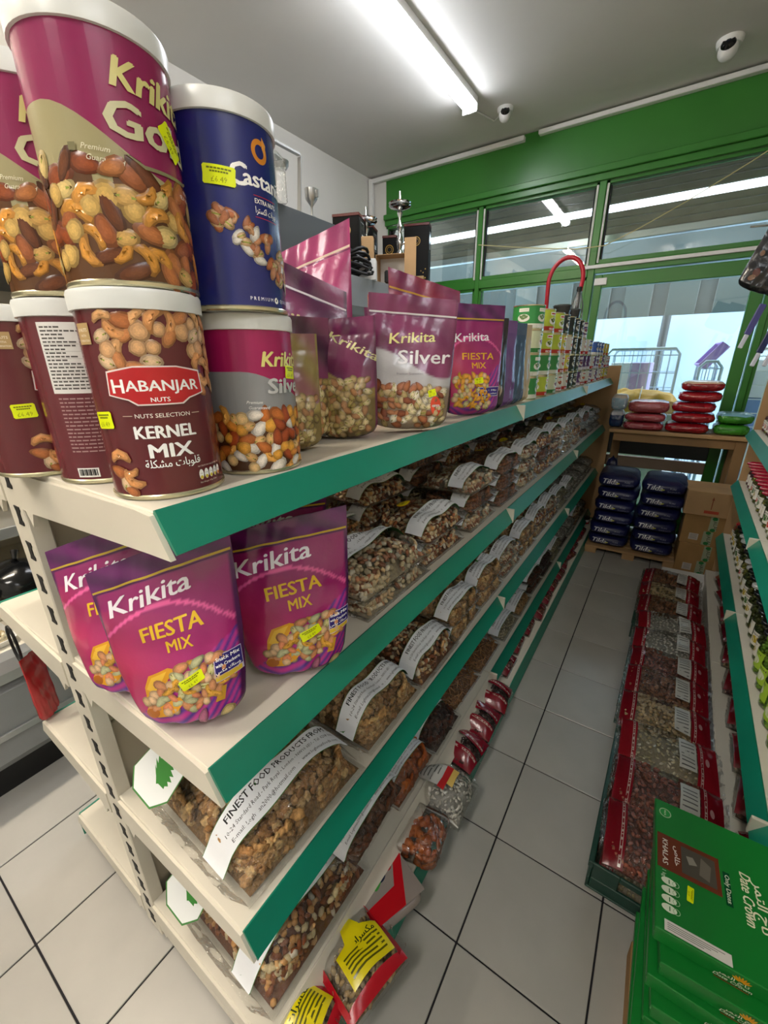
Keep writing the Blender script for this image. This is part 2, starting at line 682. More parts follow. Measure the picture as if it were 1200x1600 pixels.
# ---- shop front: green framed glazing
wf = struct('wall_front')
g = G()
g.bbox(-2.47, XR, YW, YW + 0.12, 2.76, ZC, 0.004)            # fascia board
g.obj('fascia_board', GREENF, wf)
g = G()
g.box(XL, -2.47, YW, YW + 0.12, 0, ZC)
g.obj('plaster_pier', WALLP, wf)
g = G()
g.box(-2.47, -0.50, YW + 0.02, YW + 0.12, 0, 0.42)
g.obj('stall_riser', GREENF, wf)
t1 = struct('trim_1')
g = G()
g.bbox(-2.47, XR, YW - 0.055, YW, 2.735, 2.78, 0.004)
g.bbox(-2.47, XR, YW - 0.03, YW, 2.69, 2.735, 0.003)
g.obj('fascia_moulding', GREENF, t1)
t2 = struct('trim_2')
g = G()
g.bbox(-2.62, -1.13, YW - 0.05, YW - 0.002, 3.065, 3.10, 0.004)
g.bbox(-1.02, XR, YW - 0.05, YW - 0.002, 3.075, 3.105, 0.004)
g.bbox(-2.64, -2.6, YW - 0.06, YW - 0.02, 2.2, 3.1, 0.004)
g.obj('cable_trunking', WHITEP, t2)

GLASS = M('window_glass', '#ffffff')
nt = GLASS.node_tree
nt.nodes.clear()
out = nt.nodes.new('ShaderNodeOutputMaterial')
tr = nt.nodes.new('ShaderNodeBsdfTransparent')
tr.inputs[0].default_value = (0.9, 0.95, 0.94, 1)
gl = nt.nodes.new('ShaderNodeBsdfGlossy')
gl.inputs['Roughness'].default_value = 0.015
fr = nt.nodes.new('ShaderNodeFresnel')
fr.inputs[0].default_value = 1.75
mx = nt.nodes.new('ShaderNodeMixShader')
nt.links.new(fr.outputs[0], mx.inputs[0])
nt.links.new(tr.outputs[0], mx.inputs[1])
nt.links.new(gl.outputs[0], mx.inputs[2])
nt.links.new(mx.outputs[0], out.inputs[0])

SASHW = M('white_glazing_bead', '#d9dbd6', 0.5, var=0.2, vscale=14)
SEAL = M('black_rubber_seal', '#101214', 0.6)


def window(n, x0, x1, z0, z1, beads=True):
    w_ = struct('window_%d' % n)
    f = 0.022
    g = G()
    for a in (x0, x1 - f):
        g.bbox(a, a + f, YW + 0.0, YW + 0.07, z0, z1, 0.002)
    g.bbox(x0, x1, YW + 0.0, YW + 0.07, z0, z0 + f * 1.3, 0.002)
    g.bbox(x0, x1, YW + 0.0, YW + 0.07, z1 - f, z1, 0.002)
    g.obj('window_frame', GREENF, w_)
    G().box(x0 + f, x1 - f, YW + 0.04, YW + 0.046, z0 + f * 1.3, z1 - f).obj('pane', GLASS, w_)
    if beads:
        for a, b in ((x0 + f, x0 + f + .012), (x1 - f - .012, x1 - f)):
            G().bbox(a, b, YW + 0.012, YW + 0.04, z0 + 0.02, z1 - 0.03, 0.002).obj('rubber_seal', SEAL, w_)
        for a, b in ((x0 + .004, x0 + f - .003), (x1 - f + .003, x1 - .004)):
            G().bbox(a, b, YW - 0.006, YW + 0.0, z0 + 0.005, z1 - 0.02, 0.001).obj('white_bead', SASHW, w_)
    return w_


window(1, -2.47, -1.49, 2.12, 2.69)
window(2, -1.45, -0.53, 2.12, 2.69)
window(3, -0.48, 0.62, 2.14, 2.69)
window(4, 0.66, 1.9, 2.14, 2.69)
window(5, -2.47, -1.49, 0.42, 2.05, False)
window(6, -1.45, -0.53, 0.42, 2.05, False)
window(7, 0.66, 1.9, 0.12, 2.07, False)
t3 = struct('trim_3')
for a, b in ((-1.49, -1.45), (-.53, -.48), (.62, .66)):
    G().bbox(a, b, YW - 0.012, YW + 0.09, 0, 2.70, 0.004).obj('mullion', GREENF, t3)
for a, b in ((-2.47, -1.49), (-1.45, -.53)):
    G().bbox(a, b, YW - 0.012, YW + 0.09, 2.05, 2.12, 0.004).obj('transom', GREENF, t3)
G().bbox(-.48, 1.9, YW - 0.014, YW + 0.09, 2.07, 2.14, 0.004).obj('transom', GREENF, t3)
G().bbox(-.56, 1.9, YW - 0.03, YW - 0.014, 2.105, 2.13, 0.003).obj('cable_trunking', WHITEP, t3)
G().box(1.9, XR, YW, YW + .1, 0, 2.76).obj('end_panel', GREENF, t3)

d1 = struct('door_1')
DX0, DX1 = -0.47, 0.61
g = G()
g.bbox(DX0, DX0 + .055, YW + .0, YW + .06, 0.02, 2.06, 0.004)
g.bbox(DX1 - .075, DX1, YW + .0, YW + .06, 0.02, 2.06, 0.004)
g.bbox(DX0 + .055, DX1 - .075, YW + .0, YW + .06, 1.965, 2.06, 0.004)
g.bbox(DX0 + .055, DX1 - .075, YW + .0, YW + .06, 0.02, 0.22, 0.004)
g.obj('door_frame', GREENF, d1)
DKG = M('dark_grey_panel', '#3d4144', 0.5, var=0.2)
G().bbox(DX0 + .055, DX1 - .075, YW + .005, YW + .05, 0.66, 0.84, 0.004).obj('mid_rail', DKG, d1)
G().bbox(DX0 + .055, DX1 - .075, YW + .01, YW + .05, 0.55, 0.64, 0.004).obj('kick_rail', M('tan_board', '#9c8672', 0.6, var=.1), d1)
G().box(DX0 + .055, DX1 - .075, YW + .025, YW + .031, 0.84, 1.965).obj('upper_pane', GLASS, d1)
G().box(DX0 + .055, DX1 - .075, YW + .025, YW + .031, 0.22, 0.55).obj('lower_pane', GLASS, d1)
G().bbox(DX0 + .0, DX0 + .09, YW - .012, YW - .001, 1.985, 2.035, 0.003).obj('door_closer_plate', WHITEP, d1)

# ---- outside the glass
outw = struct('wall_outside')
PALEB = M('pale_blue_render', '#bcd2e6', 0.8, var=0.07, vscale=2)
G().box(-6, 6, 6.6, 6.8, 0, 1.97).obj('hoarding', PALEB, outw)
HG = M('street_house', '#3a403d', 0.8, var=0.3, vscale=1.6)
g = G()
g.box(-6, 6, 8.2, 8.5, 0, 3.4)
g.obj('facade', HG, outw)
for k in range(9):
    G().bbox(-2.6 + k * .62, -2.2 + k * .62, 8.12, 8.2, 1.9, 2.9, 0.01).obj('facade_panel', M('facade_glass', '#39423f', 0.3), outw)
pv = struct('floor_outside')
G().box(-6, 6, YW + 0.12, 9, -0.08, -0.01).obj('pavement', M('pavement', '#a9a8a4', 0.8, var=0.15), pv)
sh = struct('ceiling_outside')
AWN = M('shutter_slats', '#a89a8c', 0.55, var=0.15)
g = G()
for k in range(14):
    z = 2.42 + 0.055 * k
    if k == 3:
        continue
    g.bbox(-4, 4, 3.86 - .0 * k, 3.885, z, z + 0.052, 0.006)
g.obj('roller_shutter', AWN, sh)
G().bbox(-4, 4, 3.6, 5.2, 3.2, 3.3, .01).obj('canopy', AWN, sh)
G().bbox(-4, 4, 3.84, 3.9, 2.36, 2.42, 0.006).obj('shutter_end_bar', STEEL, sh)


# ---- ceiling tubes
TUBEM = M('tube_light', '#ffffff', 0.4, emit=('#f6f9ff', TUBE))


def batten(label, x, y0, y1, mat=None):
    t = thing('ceiling_tube_light', label, 'light', (x, (y0 + y1) / 2, ZC), 0)
    L = (y1 - y0) / 2
    G().bbox(-.055, .055, -L, L, -.040, 0, .003).obj('batten_housing', WHITEP, t)
    prof = [(.046 * math.cos(a), -.038 + .042 * math.sin(a) - .004) for a in [math.radians(180 + 180 * k / 10) for k in range(11)]]
    G().prism(prof, -L + .01, L - .01, 'y').obj('tube_diffuser', mat or TUBEM, t, smooth=True)
    for s_ in (-1, 1):
        a, b = sorted((s_ * L, s_ * (L - .012)))
        G().bbox(-.055, .055, a, b, -.085, 0, .004).obj('end_cap', WHITEP, t)
    return t


batten('long white ceiling tube light above the nut shelves', -1.31, 1.1, 2.75)
batten('ceiling tube light over the left aisle, behind the viewer', -1.6, -1.7, -.2, M('warm_tube_light', '#ffffff', 0.4, emit=('#fff0da', TUBE * 4.0)))
batten('ceiling tube light over the main aisle, behind the viewer', -0.1, -2.6, -1.3, M('second_tube_light', '#ffffff', 0.4, emit=('#fff8ee', TUBE * 2.4)))
batten('ceiling tube light over the right hand side of the shop', 1.7, -1.6, -.3)

# ================================================================== SHELVING
ZS = (1.283, 0.910, 0.536, 0.158)
Y0, BAY = -0.4214, 1.25
XF = -0.227       # shelf lip
XU = -0.645       # face of the upright


def strip_bar(x, y0, y1, z, sgn=1, h=0.043, pr=0.029):
    """tilted ticket strip: top edge at (x, z), bottom edge pushed out by pr"""
    g = G()
    t = 0.004
    pts = [(x, z + .001), (x + sgn * .003, z + .002), (x + sgn * (pr + .002), z - h), (x + sgn * (pr - .001), z - h - .002), (x - sgn * .003, z - .006)]
    g.prism(pts, y0, y1, 'y')
    return g


def deck(name_, x0, x1, y0, y1, z, t=0.028):
    g = G()
    g.bbox(min(x0, x1), max(x0, x1), y0, y1, z - t, z - 0.0005, 0.0015)
    return g


def bracket(xa, xb, y, z, th=0.006):
    """sheet steel shelf bracket, deep at the upright, shallow at the lip"""
    s_ = 1 if xb > xa else -1
    pts = [(xa, z - .012), (xb - s_ * .03, z - .002), (xb - s_ * .0, z - .004), (xb + s_ * .026, z - .05), (xb - s_ * .02, z - .052), (xa + s_ * .05, z - .074), (xa + s_ * .035, z - .1), (xa + s_ * .02, z - .074), (xa, z - .074)]
    return G().prism(pts, y - th / 2, y + th / 2, 'y')


gon = thing('gondola_shelving', 'long double-sided cream shelving unit with green price strips left of the aisle', 'shelving', (-0.68, 1.45, 0))
SLOT = M('slot_shadow', '#0b0a0a', 0.7)
for k in range(4):
    y = Y0 + BAY * k
    g = G()
    g.bbox(-0.715, XU, y, y + .03, 0.02, 1.30 if k == 0 else 1.27, .002)
    up = g.obj('upright', CREAM, gon, world=True)
    if k == 0:
        for q in range(19):
            zz = 1.255 - q * .0655
            g = G()
            g.prism([(-.684, zz + .018), (-.662, zz + .018), (-.660, zz + .012), (-.665, zz + .006), (-.665, zz - .006), (-.660, zz - .010), (-.662, zz - .016), (-.684, zz - .016), (-.680, zz - .008), (-.680, zz + .008)], y - .0014, y + .002, 'y')
            g.obj('slot', SLOT, up, world=True)
for k in range(3):
    a, b = Y0 + BAY * k + .03, Y0 + BAY * (k + 1)
    for z0_, z1_ in ((0.09, 0.38), (0.385, 0.70), (0.705, 1.02), (1.025, 1.27)):
        G().bbox(-.690, -.672, a, b, z0_, z1_, .002).obj('back_panel', CREAM2, gon, world=True)
    for z in ZS:
        for sd in (1, -1):
            xa, xb = (XU, XF) if sd > 0 else (-.715, -1.075)
            if sd < 0 and k > 0 and z < 1:
                continue
            y0_, y1_ = Y0 + BAY * k + (.0035 if k == 0 else .0015), Y0 + BAY * (k + 1) - .0015
            zz = z if sd > 0 else (z - .03 if z < 1 else z)
            sh_ = deck('', xa, xb, y0_, y1_, zz).obj('shelf_deck', CREAM, gon, world=True)
            gr = not (sd > 0 and z == ZS[3] and k == 0)
            strip_bar(xb, y0_, y1_, zz, sd).obj('price_strip', GREENP if gr else CREAM, sh_, world=True)
            if k == 0:
                bracket(xa, xb, Y0 + .001, zz).obj('bracket', CREAM, sh_, world=True)
            elif sd > 0:
                G().bbox(xb, xb + .032, y0_ - .006, y0_ + .004, zz - .048, zz + .003, .001).obj('strip_joint', CREAM, sh_, world=True)
    # base shelf
    y0_, y1_ = Y0 + BAY * k + .0015, Y0 + BAY * (k + 1) - .0015
    g = G().bbox(XU, -0.158, y0_, y1_, 0.045, 0.072, .002)
    bs = g.obj('base_deck', CREAM, gon, world=True)
    G().bbox(-0.163, -0.155, y0_, y1_, 0.003, 0.074, .001).obj('kick_plate', CREAM, bs, world=True)
    strip_bar(-0.155, y0_, y1_, 0.062, 1, 0.05, 0.018).obj('price_strip', GREENP, bs, world=True)
    if k == 0:
        g = G().bbox(-1.105, -.715, y0_, y1_, 0.045, 0.072, .002)
        bl = g.obj('base_deck', CREAM, gon, world=True)
        strip_bar(-1.105, y0_, y1_, 0.062, -1, 0.05, 0.0).obj('price_strip', GREENP, bl, world=True)
g = G()
g.bbox(-.62, -.16, Y0 + BAY * 3 + .004, Y0 + BAY * 3 + .012, 0.08, 1.38, .002)
g.obj('cardboard_end_panel', CARD2, gon, world=True)

# right-hand shelving
RZ = (1.033, 0.723, 0.373)
rg = thing('wall_shelving', 'cream shelving unit with green price strips right of the aisle', 'shelving', (0.95, 1.3, 0))


def RX(y):
    return 0.58 + 0.026 * y


Rrot = Matrix.Rotation(-math.atan(0.026), 4, 'Z')
Rm = Matrix.Translation(Vector((0.58, 0, 0))) @ Rrot    # local frame: x=0 is the shelf lip, +x into the shelf


def robj(g, name, mat, parent, smooth=False):
    g.V = [tuple(Rm @ Vector(v)) for v in g.V]
    return g.obj(name, mat, parent, world=True, smooth=smooth)


for k, (a, b) in enumerate(((-1.4, -.6), (-.6, .45), (.45, 1.53), (1.53, 2.62))):
    for z in RZ + (1.36,):
        if z == 1.36 and k != 3:
            continue
        s_ = robj(deck('', 0.0 if z < 1.3 else .12, .42, a + .0015, b - .0015, z), 'shelf_deck', CREAM, rg)
        robj(strip_bar(0.0 if z < 1.3 else .12, a + .0015, b - .0015, z, -1), 'price_strip', GREENP, s_)
        if k:
            robj(G().bbox(-.034, .0, a - .006, a + .004, z - .048, z + .003, .001), 'strip_joint', CREAM, s_)
    bs = robj(G().bbox(-.03, .42, a + .0015, b - .0015, .07, .1, .002), 'base_deck', CREAM, rg)
    robj(G().bbox(-.034, -.03, a + .0015, b - .0015, .003, .1, .001), 'kick_plate', CREAM, bs)
    robj(G().bbox(.43, .45, a + .0015, b - .0015, .02, 1.9, .002), 'back_panel', CREAM2, rg)
    robj(G().bbox(.40, .45, b - .02, b + .02, .02, 1.95, .002), 'upright', CREAM, rg)
robj(G().bbox(.0, .45, 2.625, 2.634, .1, 1.32, .002), 'cardboard_end_panel', CARD2, rg)

# ================================================================== NUT CANS ON THE TOP SHELF
TIN = M('can_rim_tin', '#cfc9a8', 0.25, metal=0.85)
LIDP = M('frosted_plastic_lid', '#dfe2e0', 0.3, spec=0.6)
CR = 0.062


def can_S(r, th0):
    def S(X, Y):
        a = th0 + X / r
        N = np.stack([np.cos(a), np.sin(a), np.zeros_like(a)], 1)
        P = np.stack([r * np.cos(a), r * np.sin(a), Y], 1)
        return P, N
    return S


def nut_can(label, loc, H, body, th0, art, group=None, bodycol=None):
    t = thing('nut_can', label, 'can', loc, 0, group)
    g = G()
    g.lathe([(CR - .002, 0.003), (CR, 0.004), (CR, H - .012)], 48, cap=False)
    g.obj('body', M('can_paper_' + body.strip('#'), body, 0.25, spec=0.5, coat=0.3), t, smooth=True)
    g = G()
    g.lathe([(0, .004), (CR - .006, .004), (CR - .004, 0), (CR + .0005, 0), (CR + .0018, .0015), (CR + .0018, .0045), (CR + .0004, .006)], 48, cap=False)
    g.obj('bottom_rim', TIN, t, smooth=True)
    g = G()
    g.lathe([(CR + .0003, H - .020), (CR + .0028, H - .0195), (CR + .0032, H - .004), (CR + .002, H - .001), (CR - .002, H), (CR - .006, H - .001), (CR - .009, H - .004), (0, H - .004)], 48, cap=False)
    g.obj('lid', LIDP, t, smooth=True)
    A = Art(can_S(CR, math.radians(th0)), step=.006)
    art(A, H)
    A.obj('label_print', PRINT, t)
    return t


def art_kernel(A, H):
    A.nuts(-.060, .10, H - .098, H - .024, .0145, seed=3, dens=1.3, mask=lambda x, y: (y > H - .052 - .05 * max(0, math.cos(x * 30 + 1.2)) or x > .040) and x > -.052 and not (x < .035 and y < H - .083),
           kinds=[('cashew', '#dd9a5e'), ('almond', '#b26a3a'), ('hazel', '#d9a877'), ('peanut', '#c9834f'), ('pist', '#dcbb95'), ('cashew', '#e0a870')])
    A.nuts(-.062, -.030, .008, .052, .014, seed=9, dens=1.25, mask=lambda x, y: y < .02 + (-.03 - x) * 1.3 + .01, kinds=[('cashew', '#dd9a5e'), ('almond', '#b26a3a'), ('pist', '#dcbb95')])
    A.layer = 16
    A.poly([(-.047, H - .078), (-.049, H - .102), (-.030, H - .107), (-.022, H - .1125), (.022, H - .1125), (.030, H - .107), (.049, H - .102), (.047, H - .078), (.02, H - .073), (-.02, H - .073)], '#f0e0dd').up()
    A.poly([(-.0455, H - .0795), (-.0475, H - .101), (-.029, H - .1058), (-.021, H - .111), (.021, H - .111), (.029, H - .1058), (.0475, H - .101), (.0455, H - .0795), (.02, H - .0745), (-.02, H - .0745)], '#c01f26').up()
    A.text('H', -.0375, H - .0995, .0195, '#ffffff', .03)
    A.text('ABANJAR', .006, H - .098, .0155, '#ffffff', .028, width=.072)
    A.text('NUTS', 0, H - .109, .0065, '#ffffff', .02, width=.018)
    A.layer = 4
    A.rect(-.040, H - .1235, -.030, H - .1228, '#d8b9a8').rect(.030, H - .1235, .040, H - .1228, '#d8b9a8')
    A.text('NUTS SELECTION', 0, H - .1255, .0062, '#f3e6e0', .01, width=.055)
    A.text('KERNEL', 0, H - .1475, .019, '#ffffff', .045, width=.062)
    A.text('MIX', .002, H - .169, .0215, '#ffffff', .05, width=.044)
    A.text(arabic('قلوبات مشكلة'), .002, H - .180, .0125, '#ffffff', .01, width=.058)
    A.rect(-.078, H - .052, -.058, H - .032, '#b89a6a').up()
    A.text('8 NUTS', -.068, H - .040, .0045, '#f2e4c8', .02)
    A.text('WITH', -.068, H - .045, .0035, '#f2e4c8', .02)
    A.text('COMBINATION', -.068, H - .0495, .003, '#f2e4c8', .02, width=.017)
    A.layer = 4
    for q in range(5):
        A.ell(.030 + q * .0072, .022, .0031, .0062, '#ffffff', n=12).up()
        A.ell(.030 + q * .0072, .0185, .0022, .0022, '#d9c34a' if q < 4 else '#d98a3a', n=8)
        A.text(('166', '5.5g', '9.9g', '1.2g', '0.3g')[q], .030 + q * .0072, .0225, .0022, '#402020', res=1)
        A.layer = 4
    A.text('NUTRITION VALUE PER 30G', .044, .031, .0028, '#e8cfc8', res=1, width=.034)
    A.text('Net Weight: 450g 15.8oz', .040, .0115, .0028, '#e8cfc8', res=1, width=.026)
    A.layer = 6
    A.sticker(-.066, H - .128, .026, .018, .06)


nut_can('maroon can with red banner and white lettering at the shelf corner, lower front', (-.3055, -.3505, 1.2832), .217, '#5f1a22', -24, art_kernel)


def swoosh(A, H, top, low, y_hi, y_lo, x0=-.10, x1=.10):
    n = 40
    f = lambda x: y_lo + (y_hi - y_lo) * (0.5 + 0.5 * math.cos(min(math.pi, max(0, (x - x0 * .6) / (x1 - x0) * 1.7 * math.pi))))
    for i in range(n):
        xa, xb = -.1948 + .3896 * i / n, -.1948 + .3896 * (i + 1) / n
        A.poly([(xa, f(xa)), (xb, f(xb)), (xb, H - .02), (xa, H - .02)], top)
        A.poly([(xa, .006), (xb, .006), (xb, f(xb)), (xa, f(xa))], low)
    A.up()
    return f


def script_word(A, t, x, y, s, col, rot=.14, shadow=None, width=None):
    if shadow:
        A.text(t, x + s * .05, y - s * .06, s, shadow, .05, rot, .22, width=width)
        A.up()
    A.text(t, x, y, s, col, .045, rot, .22, width=width)


def art_gold(A, H):
    swoosh(A, H, '#8f2356', '#a39a72', H * .67, H * .44, -.17, .017)
    for q in range(24):
        x_ = -.1948 + q * .01625
        hh_ = H * (.42 + .03 * math.sin(q * 2.1))
        A.poly([(x_, .006), (x_ + .01625, .006), (x_ + .01625, hh_), (x_, hh_)], '#5d3a1e')
    A.up()
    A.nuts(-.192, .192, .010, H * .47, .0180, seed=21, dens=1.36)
    A.layer = 12
    script_word(A, 'Krikita', .004, H - .060, .031, '#d8cf86', -.05, width=.082)
    A.text('Gold', -.004, H - .094, .037, '#cdc9a0', .05, -.03, .08, width=.086)
    A.poly([(-.04, H - .103), (-.02, H - .114), (.03, H - .112), (.06, H - .100), (.03, H - .109), (-.02, H - .111)], '#8a8560')
    A.text('PREMIUM', .036, H - .119, .0042, '#fff8e8', res=1)
    A.text('MELANGE NUTS', .034, H - .125, .0048, '#fff8e8', res=1)
    A.text('Premium', -.058, H - .107, .0062, '#e9e3c8', 0, -.06, .3)
    A.text('Guaranteed', -.052, H - .115, .0062, '#e9e3c8', 0, -.06, .3)
    A.rect(-.079, H - .108, -.073, H - .102, '#7a7450')
    A.layer = 14
    A.sticker(.014, H - .082, .030, .016, -.9)


nut_can('magenta and gold can with Krikita lettering, upper front of the stack', (-.306, -.3475, 1.5006), .213, '#a39a72', 14, art_gold)


def art_castania(A, H):
    r = random.Random(4)
    A.ring(-.002, H - .045, .0065, .0115, '#d98a2b', 60, 400)
    A.poly([(.003, H - .030), (.009, H - .036), (.006, H - .048), (.002, H - .04)], '#e8a040')
    A.text('C', -.033, H - .082, .030, '#ffffff', .05, 0, .1)
    A.text('astania', .008, H - .080, .0215, '#ffffff', .045, width=.068)
    A.rect(-.016, H - .0885, .020, H - .0878, '#c23040')
    A.text('EXTRA NUTS', .002, H - .0955, .0066, '#ffffff', .02, width=.034)
    A.text(arabic('بورات اكسترا'), .002, H - .105, .009, '#ffffff', .01, width=.034)
    A.rect(-.016, H - .1095, .020, H - .1088, '#c23040')
    K = [('cashew', '#c99a72'), ('almond', '#a86a48'), ('pist', '#c9a678'), ('peanut', '#b97f5a'), ('almond', '#b3693f')]
    for i in range(64):
        tt = r.random()
        x = -.065 + .11 * tt
        y = H - .112 - .06 * tt + r.uniform(-.014, .016) * (0.6 + tt)
        k, c = r.choice(K)
        if i % 7 == 0:
            k, c = 'almond', '#d9d4cc'
        A.layer = r.randint(0, 6)
        A.nut(k, x, y, r.uniform(.007, .0108), r.uniform(0, 6.28), c, .0009)
    A.layer = 2
    A.text('P R E M I U M', -.017, .012, .0055, '#e8ecff', .02)
    A.ring(.0045, .0137, .0012, .0036, '#ffffff', 60, 400, 12)
    A.text('Q U A L I T Y', .028, .012, .0055, '#e8ecff', .02)
    A.layer = 8
    A.sticker(-.052, H - .076, .034, .018, -.08)


nut_can('dark blue can with white lettering and orange ring, upper stack', (-.292, -.226, 1.4882), .208, '#14206e', 6, art_castania)


def art_silver(A, H):
    swoosh(A, H, '#a31a5a', '#8d8f93', H * .66, H * .47)
    for q in range(24):
        x_ = -.1948 + q * .01625
        hh_ = H * (.36 + .03 * math.sin(q * 2.1))
        A.poly([(x_, .006), (x_ + .01625, .006), (x_ + .01625, hh_), (x_, hh_)], '#4a2a16')
    A.up()
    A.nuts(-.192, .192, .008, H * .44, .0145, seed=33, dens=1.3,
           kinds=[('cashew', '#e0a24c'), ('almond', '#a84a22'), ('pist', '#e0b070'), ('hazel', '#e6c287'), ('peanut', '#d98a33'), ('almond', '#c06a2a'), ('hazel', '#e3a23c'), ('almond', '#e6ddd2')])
    A.layer = 12
    script_word(A, 'Krikita', .004, H - .064, .026, '#e6dc86', .0, width=.07)
    A.text('Silver', .012, H - .098, .027, '#c9cacc', .06, 0, .08, width=.075)
    A.text('Premium', -.045, H - .110, .0056, '#f2f2f2', 0, -.04, .3)
    A.text('Guaranteed', -.040, H - .117, .0056, '#f2f2f2', 0, -.04, .3)
    A.sticker(.016, H - .072, .024, .017, -.1)


nut_can('magenta and silver can with orange nuts, lower one beside the maroon can', (-.2998, -.2143, 1.2832), .205, '#8d8f93', 5, art_silver)


def art_table(A, H):
    A.rect(-.044, H - .105, .044, H - .026, '#e7e5e2').up()
    A.text('Per', .012, H - .035, .0052, '#2a2a2a', .01)
    A.text('30 g', .012, H - .041, .0050, '#2a2a2a', .01)
    A.text('Per', .032, H - .035, .0052, '#2a2a2a', .01)
    A.text('100 g', .032, H - .041, .0050, '#2a2a2a', .01)
    r = random.Random(6)
    for i in range(18):
        y = H - .031 - i * .0040
        x = -.041
        n = r.randint(4, 7)
        for k in range(n):
            wd = r.uniform(.003, .0075)
            A.rect(x, y - .0011, x + wd, y + .0006, '#55504e')
            x += wd + .0012
        if i > 3 and i % 2 == 0:
            for xx in (.012, .032):
                A.rect(xx - .004, y - .001, xx + .004, y + .0006, '#55504e')
            A.rect(-.043, y - .0026, .043, y - .0023, '#9a9794')
    for i in range(15):
        y = H - .111 - i * .0046
        x = -.040
        while x < .036:
            wd = r.uniform(.003, .009)
            A.rect(x, y - .0009, x + wd, y + .0006, '#b3888a')
            x += wd + .0013
        if i in (6, 11):
            pass
    A.rect(-.040, .009, -.014, .021, '#f0eeea').up()
    for i in range(14):
        A.rect(-.038 + i * .0016, .011, -.038 + i * .0016 + .0009 * (1 + i % 3 * .3), .0195, '#101010')


nut_can('maroon can turned to its white nutrition table, left of the front can', (-.440, -.3556, 1.2832), .218, '#65202a', -26, art_table)
nut_can('magenta and gold can cut by the left edge, upper stack', (-.436, -.355, 1.5016), .213, '#a39a72', 0, art_gold)
nut_can('maroon can half hidden behind the nutrition-table can', (-.556, -.392, 1.2832), .217, '#5f1a22', 32, art_kernel)
nut_can('maroon can at the far left edge, on the back half of the shelf', (-.80, -.36, 1.2832), .217, '#65202a', -10, art_table)

# ================================================================== STAND-UP POUCHES
def pouch_S(W, H, T, lean=0.0, wt=1.0, seed=0, curl=0.0, side=1, wrk=0.0025, fold=0.0, taper=0.0, shear=0.0):
    def hw(v):
        b = 1 - .12 * np.clip(1 - v / .12, 0, 1) ** 2 - taper * np.clip(1 - v / .5, 0, 1) ** 1.6
        return W / 2 * (1 + (wt - 1) * v) * b

    def S(X, Y, raw=False):
        X = np.asarray(X, float)
        Y = np.asarray(Y, float)

        def P(X, Y):
            v = np.clip(Y / H, 0, 1)
            u = np.clip(X / (W / 2), -1, 1)
            x = u * hw(v)
            prof = np.clip(v / .07, 0, 1) ** .5 * np.where(v < .3, 1, np.clip((.86 - v) / .56, 0, 1) ** .8)
            prof = np.maximum(prof, 0)
            bl = T * prof * np.clip(1 - np.abs(u) ** 2.6, 0, 1) ** .6 + .0012
            wr = wrk * (np.sin(u * 7 + v * 9 + seed) * np.sin(v * 17 - u * 5 + seed * 2.3) + .6 * np.sin(u * 13 - v * 11 + seed * 5)) * (1 - np.abs(u) ** 4)
            y = -side * bl + lean * v ** 1.3 + wr + curl * (u * u) * v + fold * np.clip(v - .72, 0, 1) ** 1.5 * 3
            z = v * H - .012 * np.abs(u) ** 3 * 0 + .010 * (np.abs(u) ** 3) * np.clip(1 - v / .12, 0, 1)
            z = z + shear * x * v
            return np.stack([x, y, z], 1)
        p = P(X, Y)
        e = 5e-4
        dx = P(np.clip(X, -W / 2 + e, W / 2 - e) + e, Y) - P(np.clip(X, -W / 2 + e, W / 2 - e) - e, Y)
        Yc = np.clip(Y, e, H - e)
        dy = P(X, Yc + e) - P(X, Yc - e)
        n = np.cross(dx, dy)
        n /= np.linalg.norm(n, axis=1)[:, None] + 1e-12
        return p, n * side
    return S


def grid_on(g, S, W, H, nu, nv, colfn=None, flip=False, lift=0.0):
    us = np.linspace(-W / 2, W / 2, nu + 1)
    vs = np.linspace(0, H, nv + 1)
    U, V = np.meshgrid(us, vs)
    P, N = S(U.ravel(), V.ravel())
    P = P + N * lift
    b = len(g.V)
    g.V.extend(P.tolist())
    if colfn is not None:
        cc = [tuple(colfn(x, y)) for x, y in zip(U.ravel(), V.ravel())]
    for j in range(nv):
        for i in range(nu):
            q = (j * (nu + 1) + i, j * (nu + 1) + i + 1, (j + 1) * (nu + 1) + i + 1, (j + 1) * (nu + 1) + i)
            q = q[::-1] if flip else q
            g.F.append(tuple(k + b for k in q))
            g.K.append(None if colfn is None else cc[q[0]] + cc[q[1]] + cc[q[2]] + cc[q[3]])


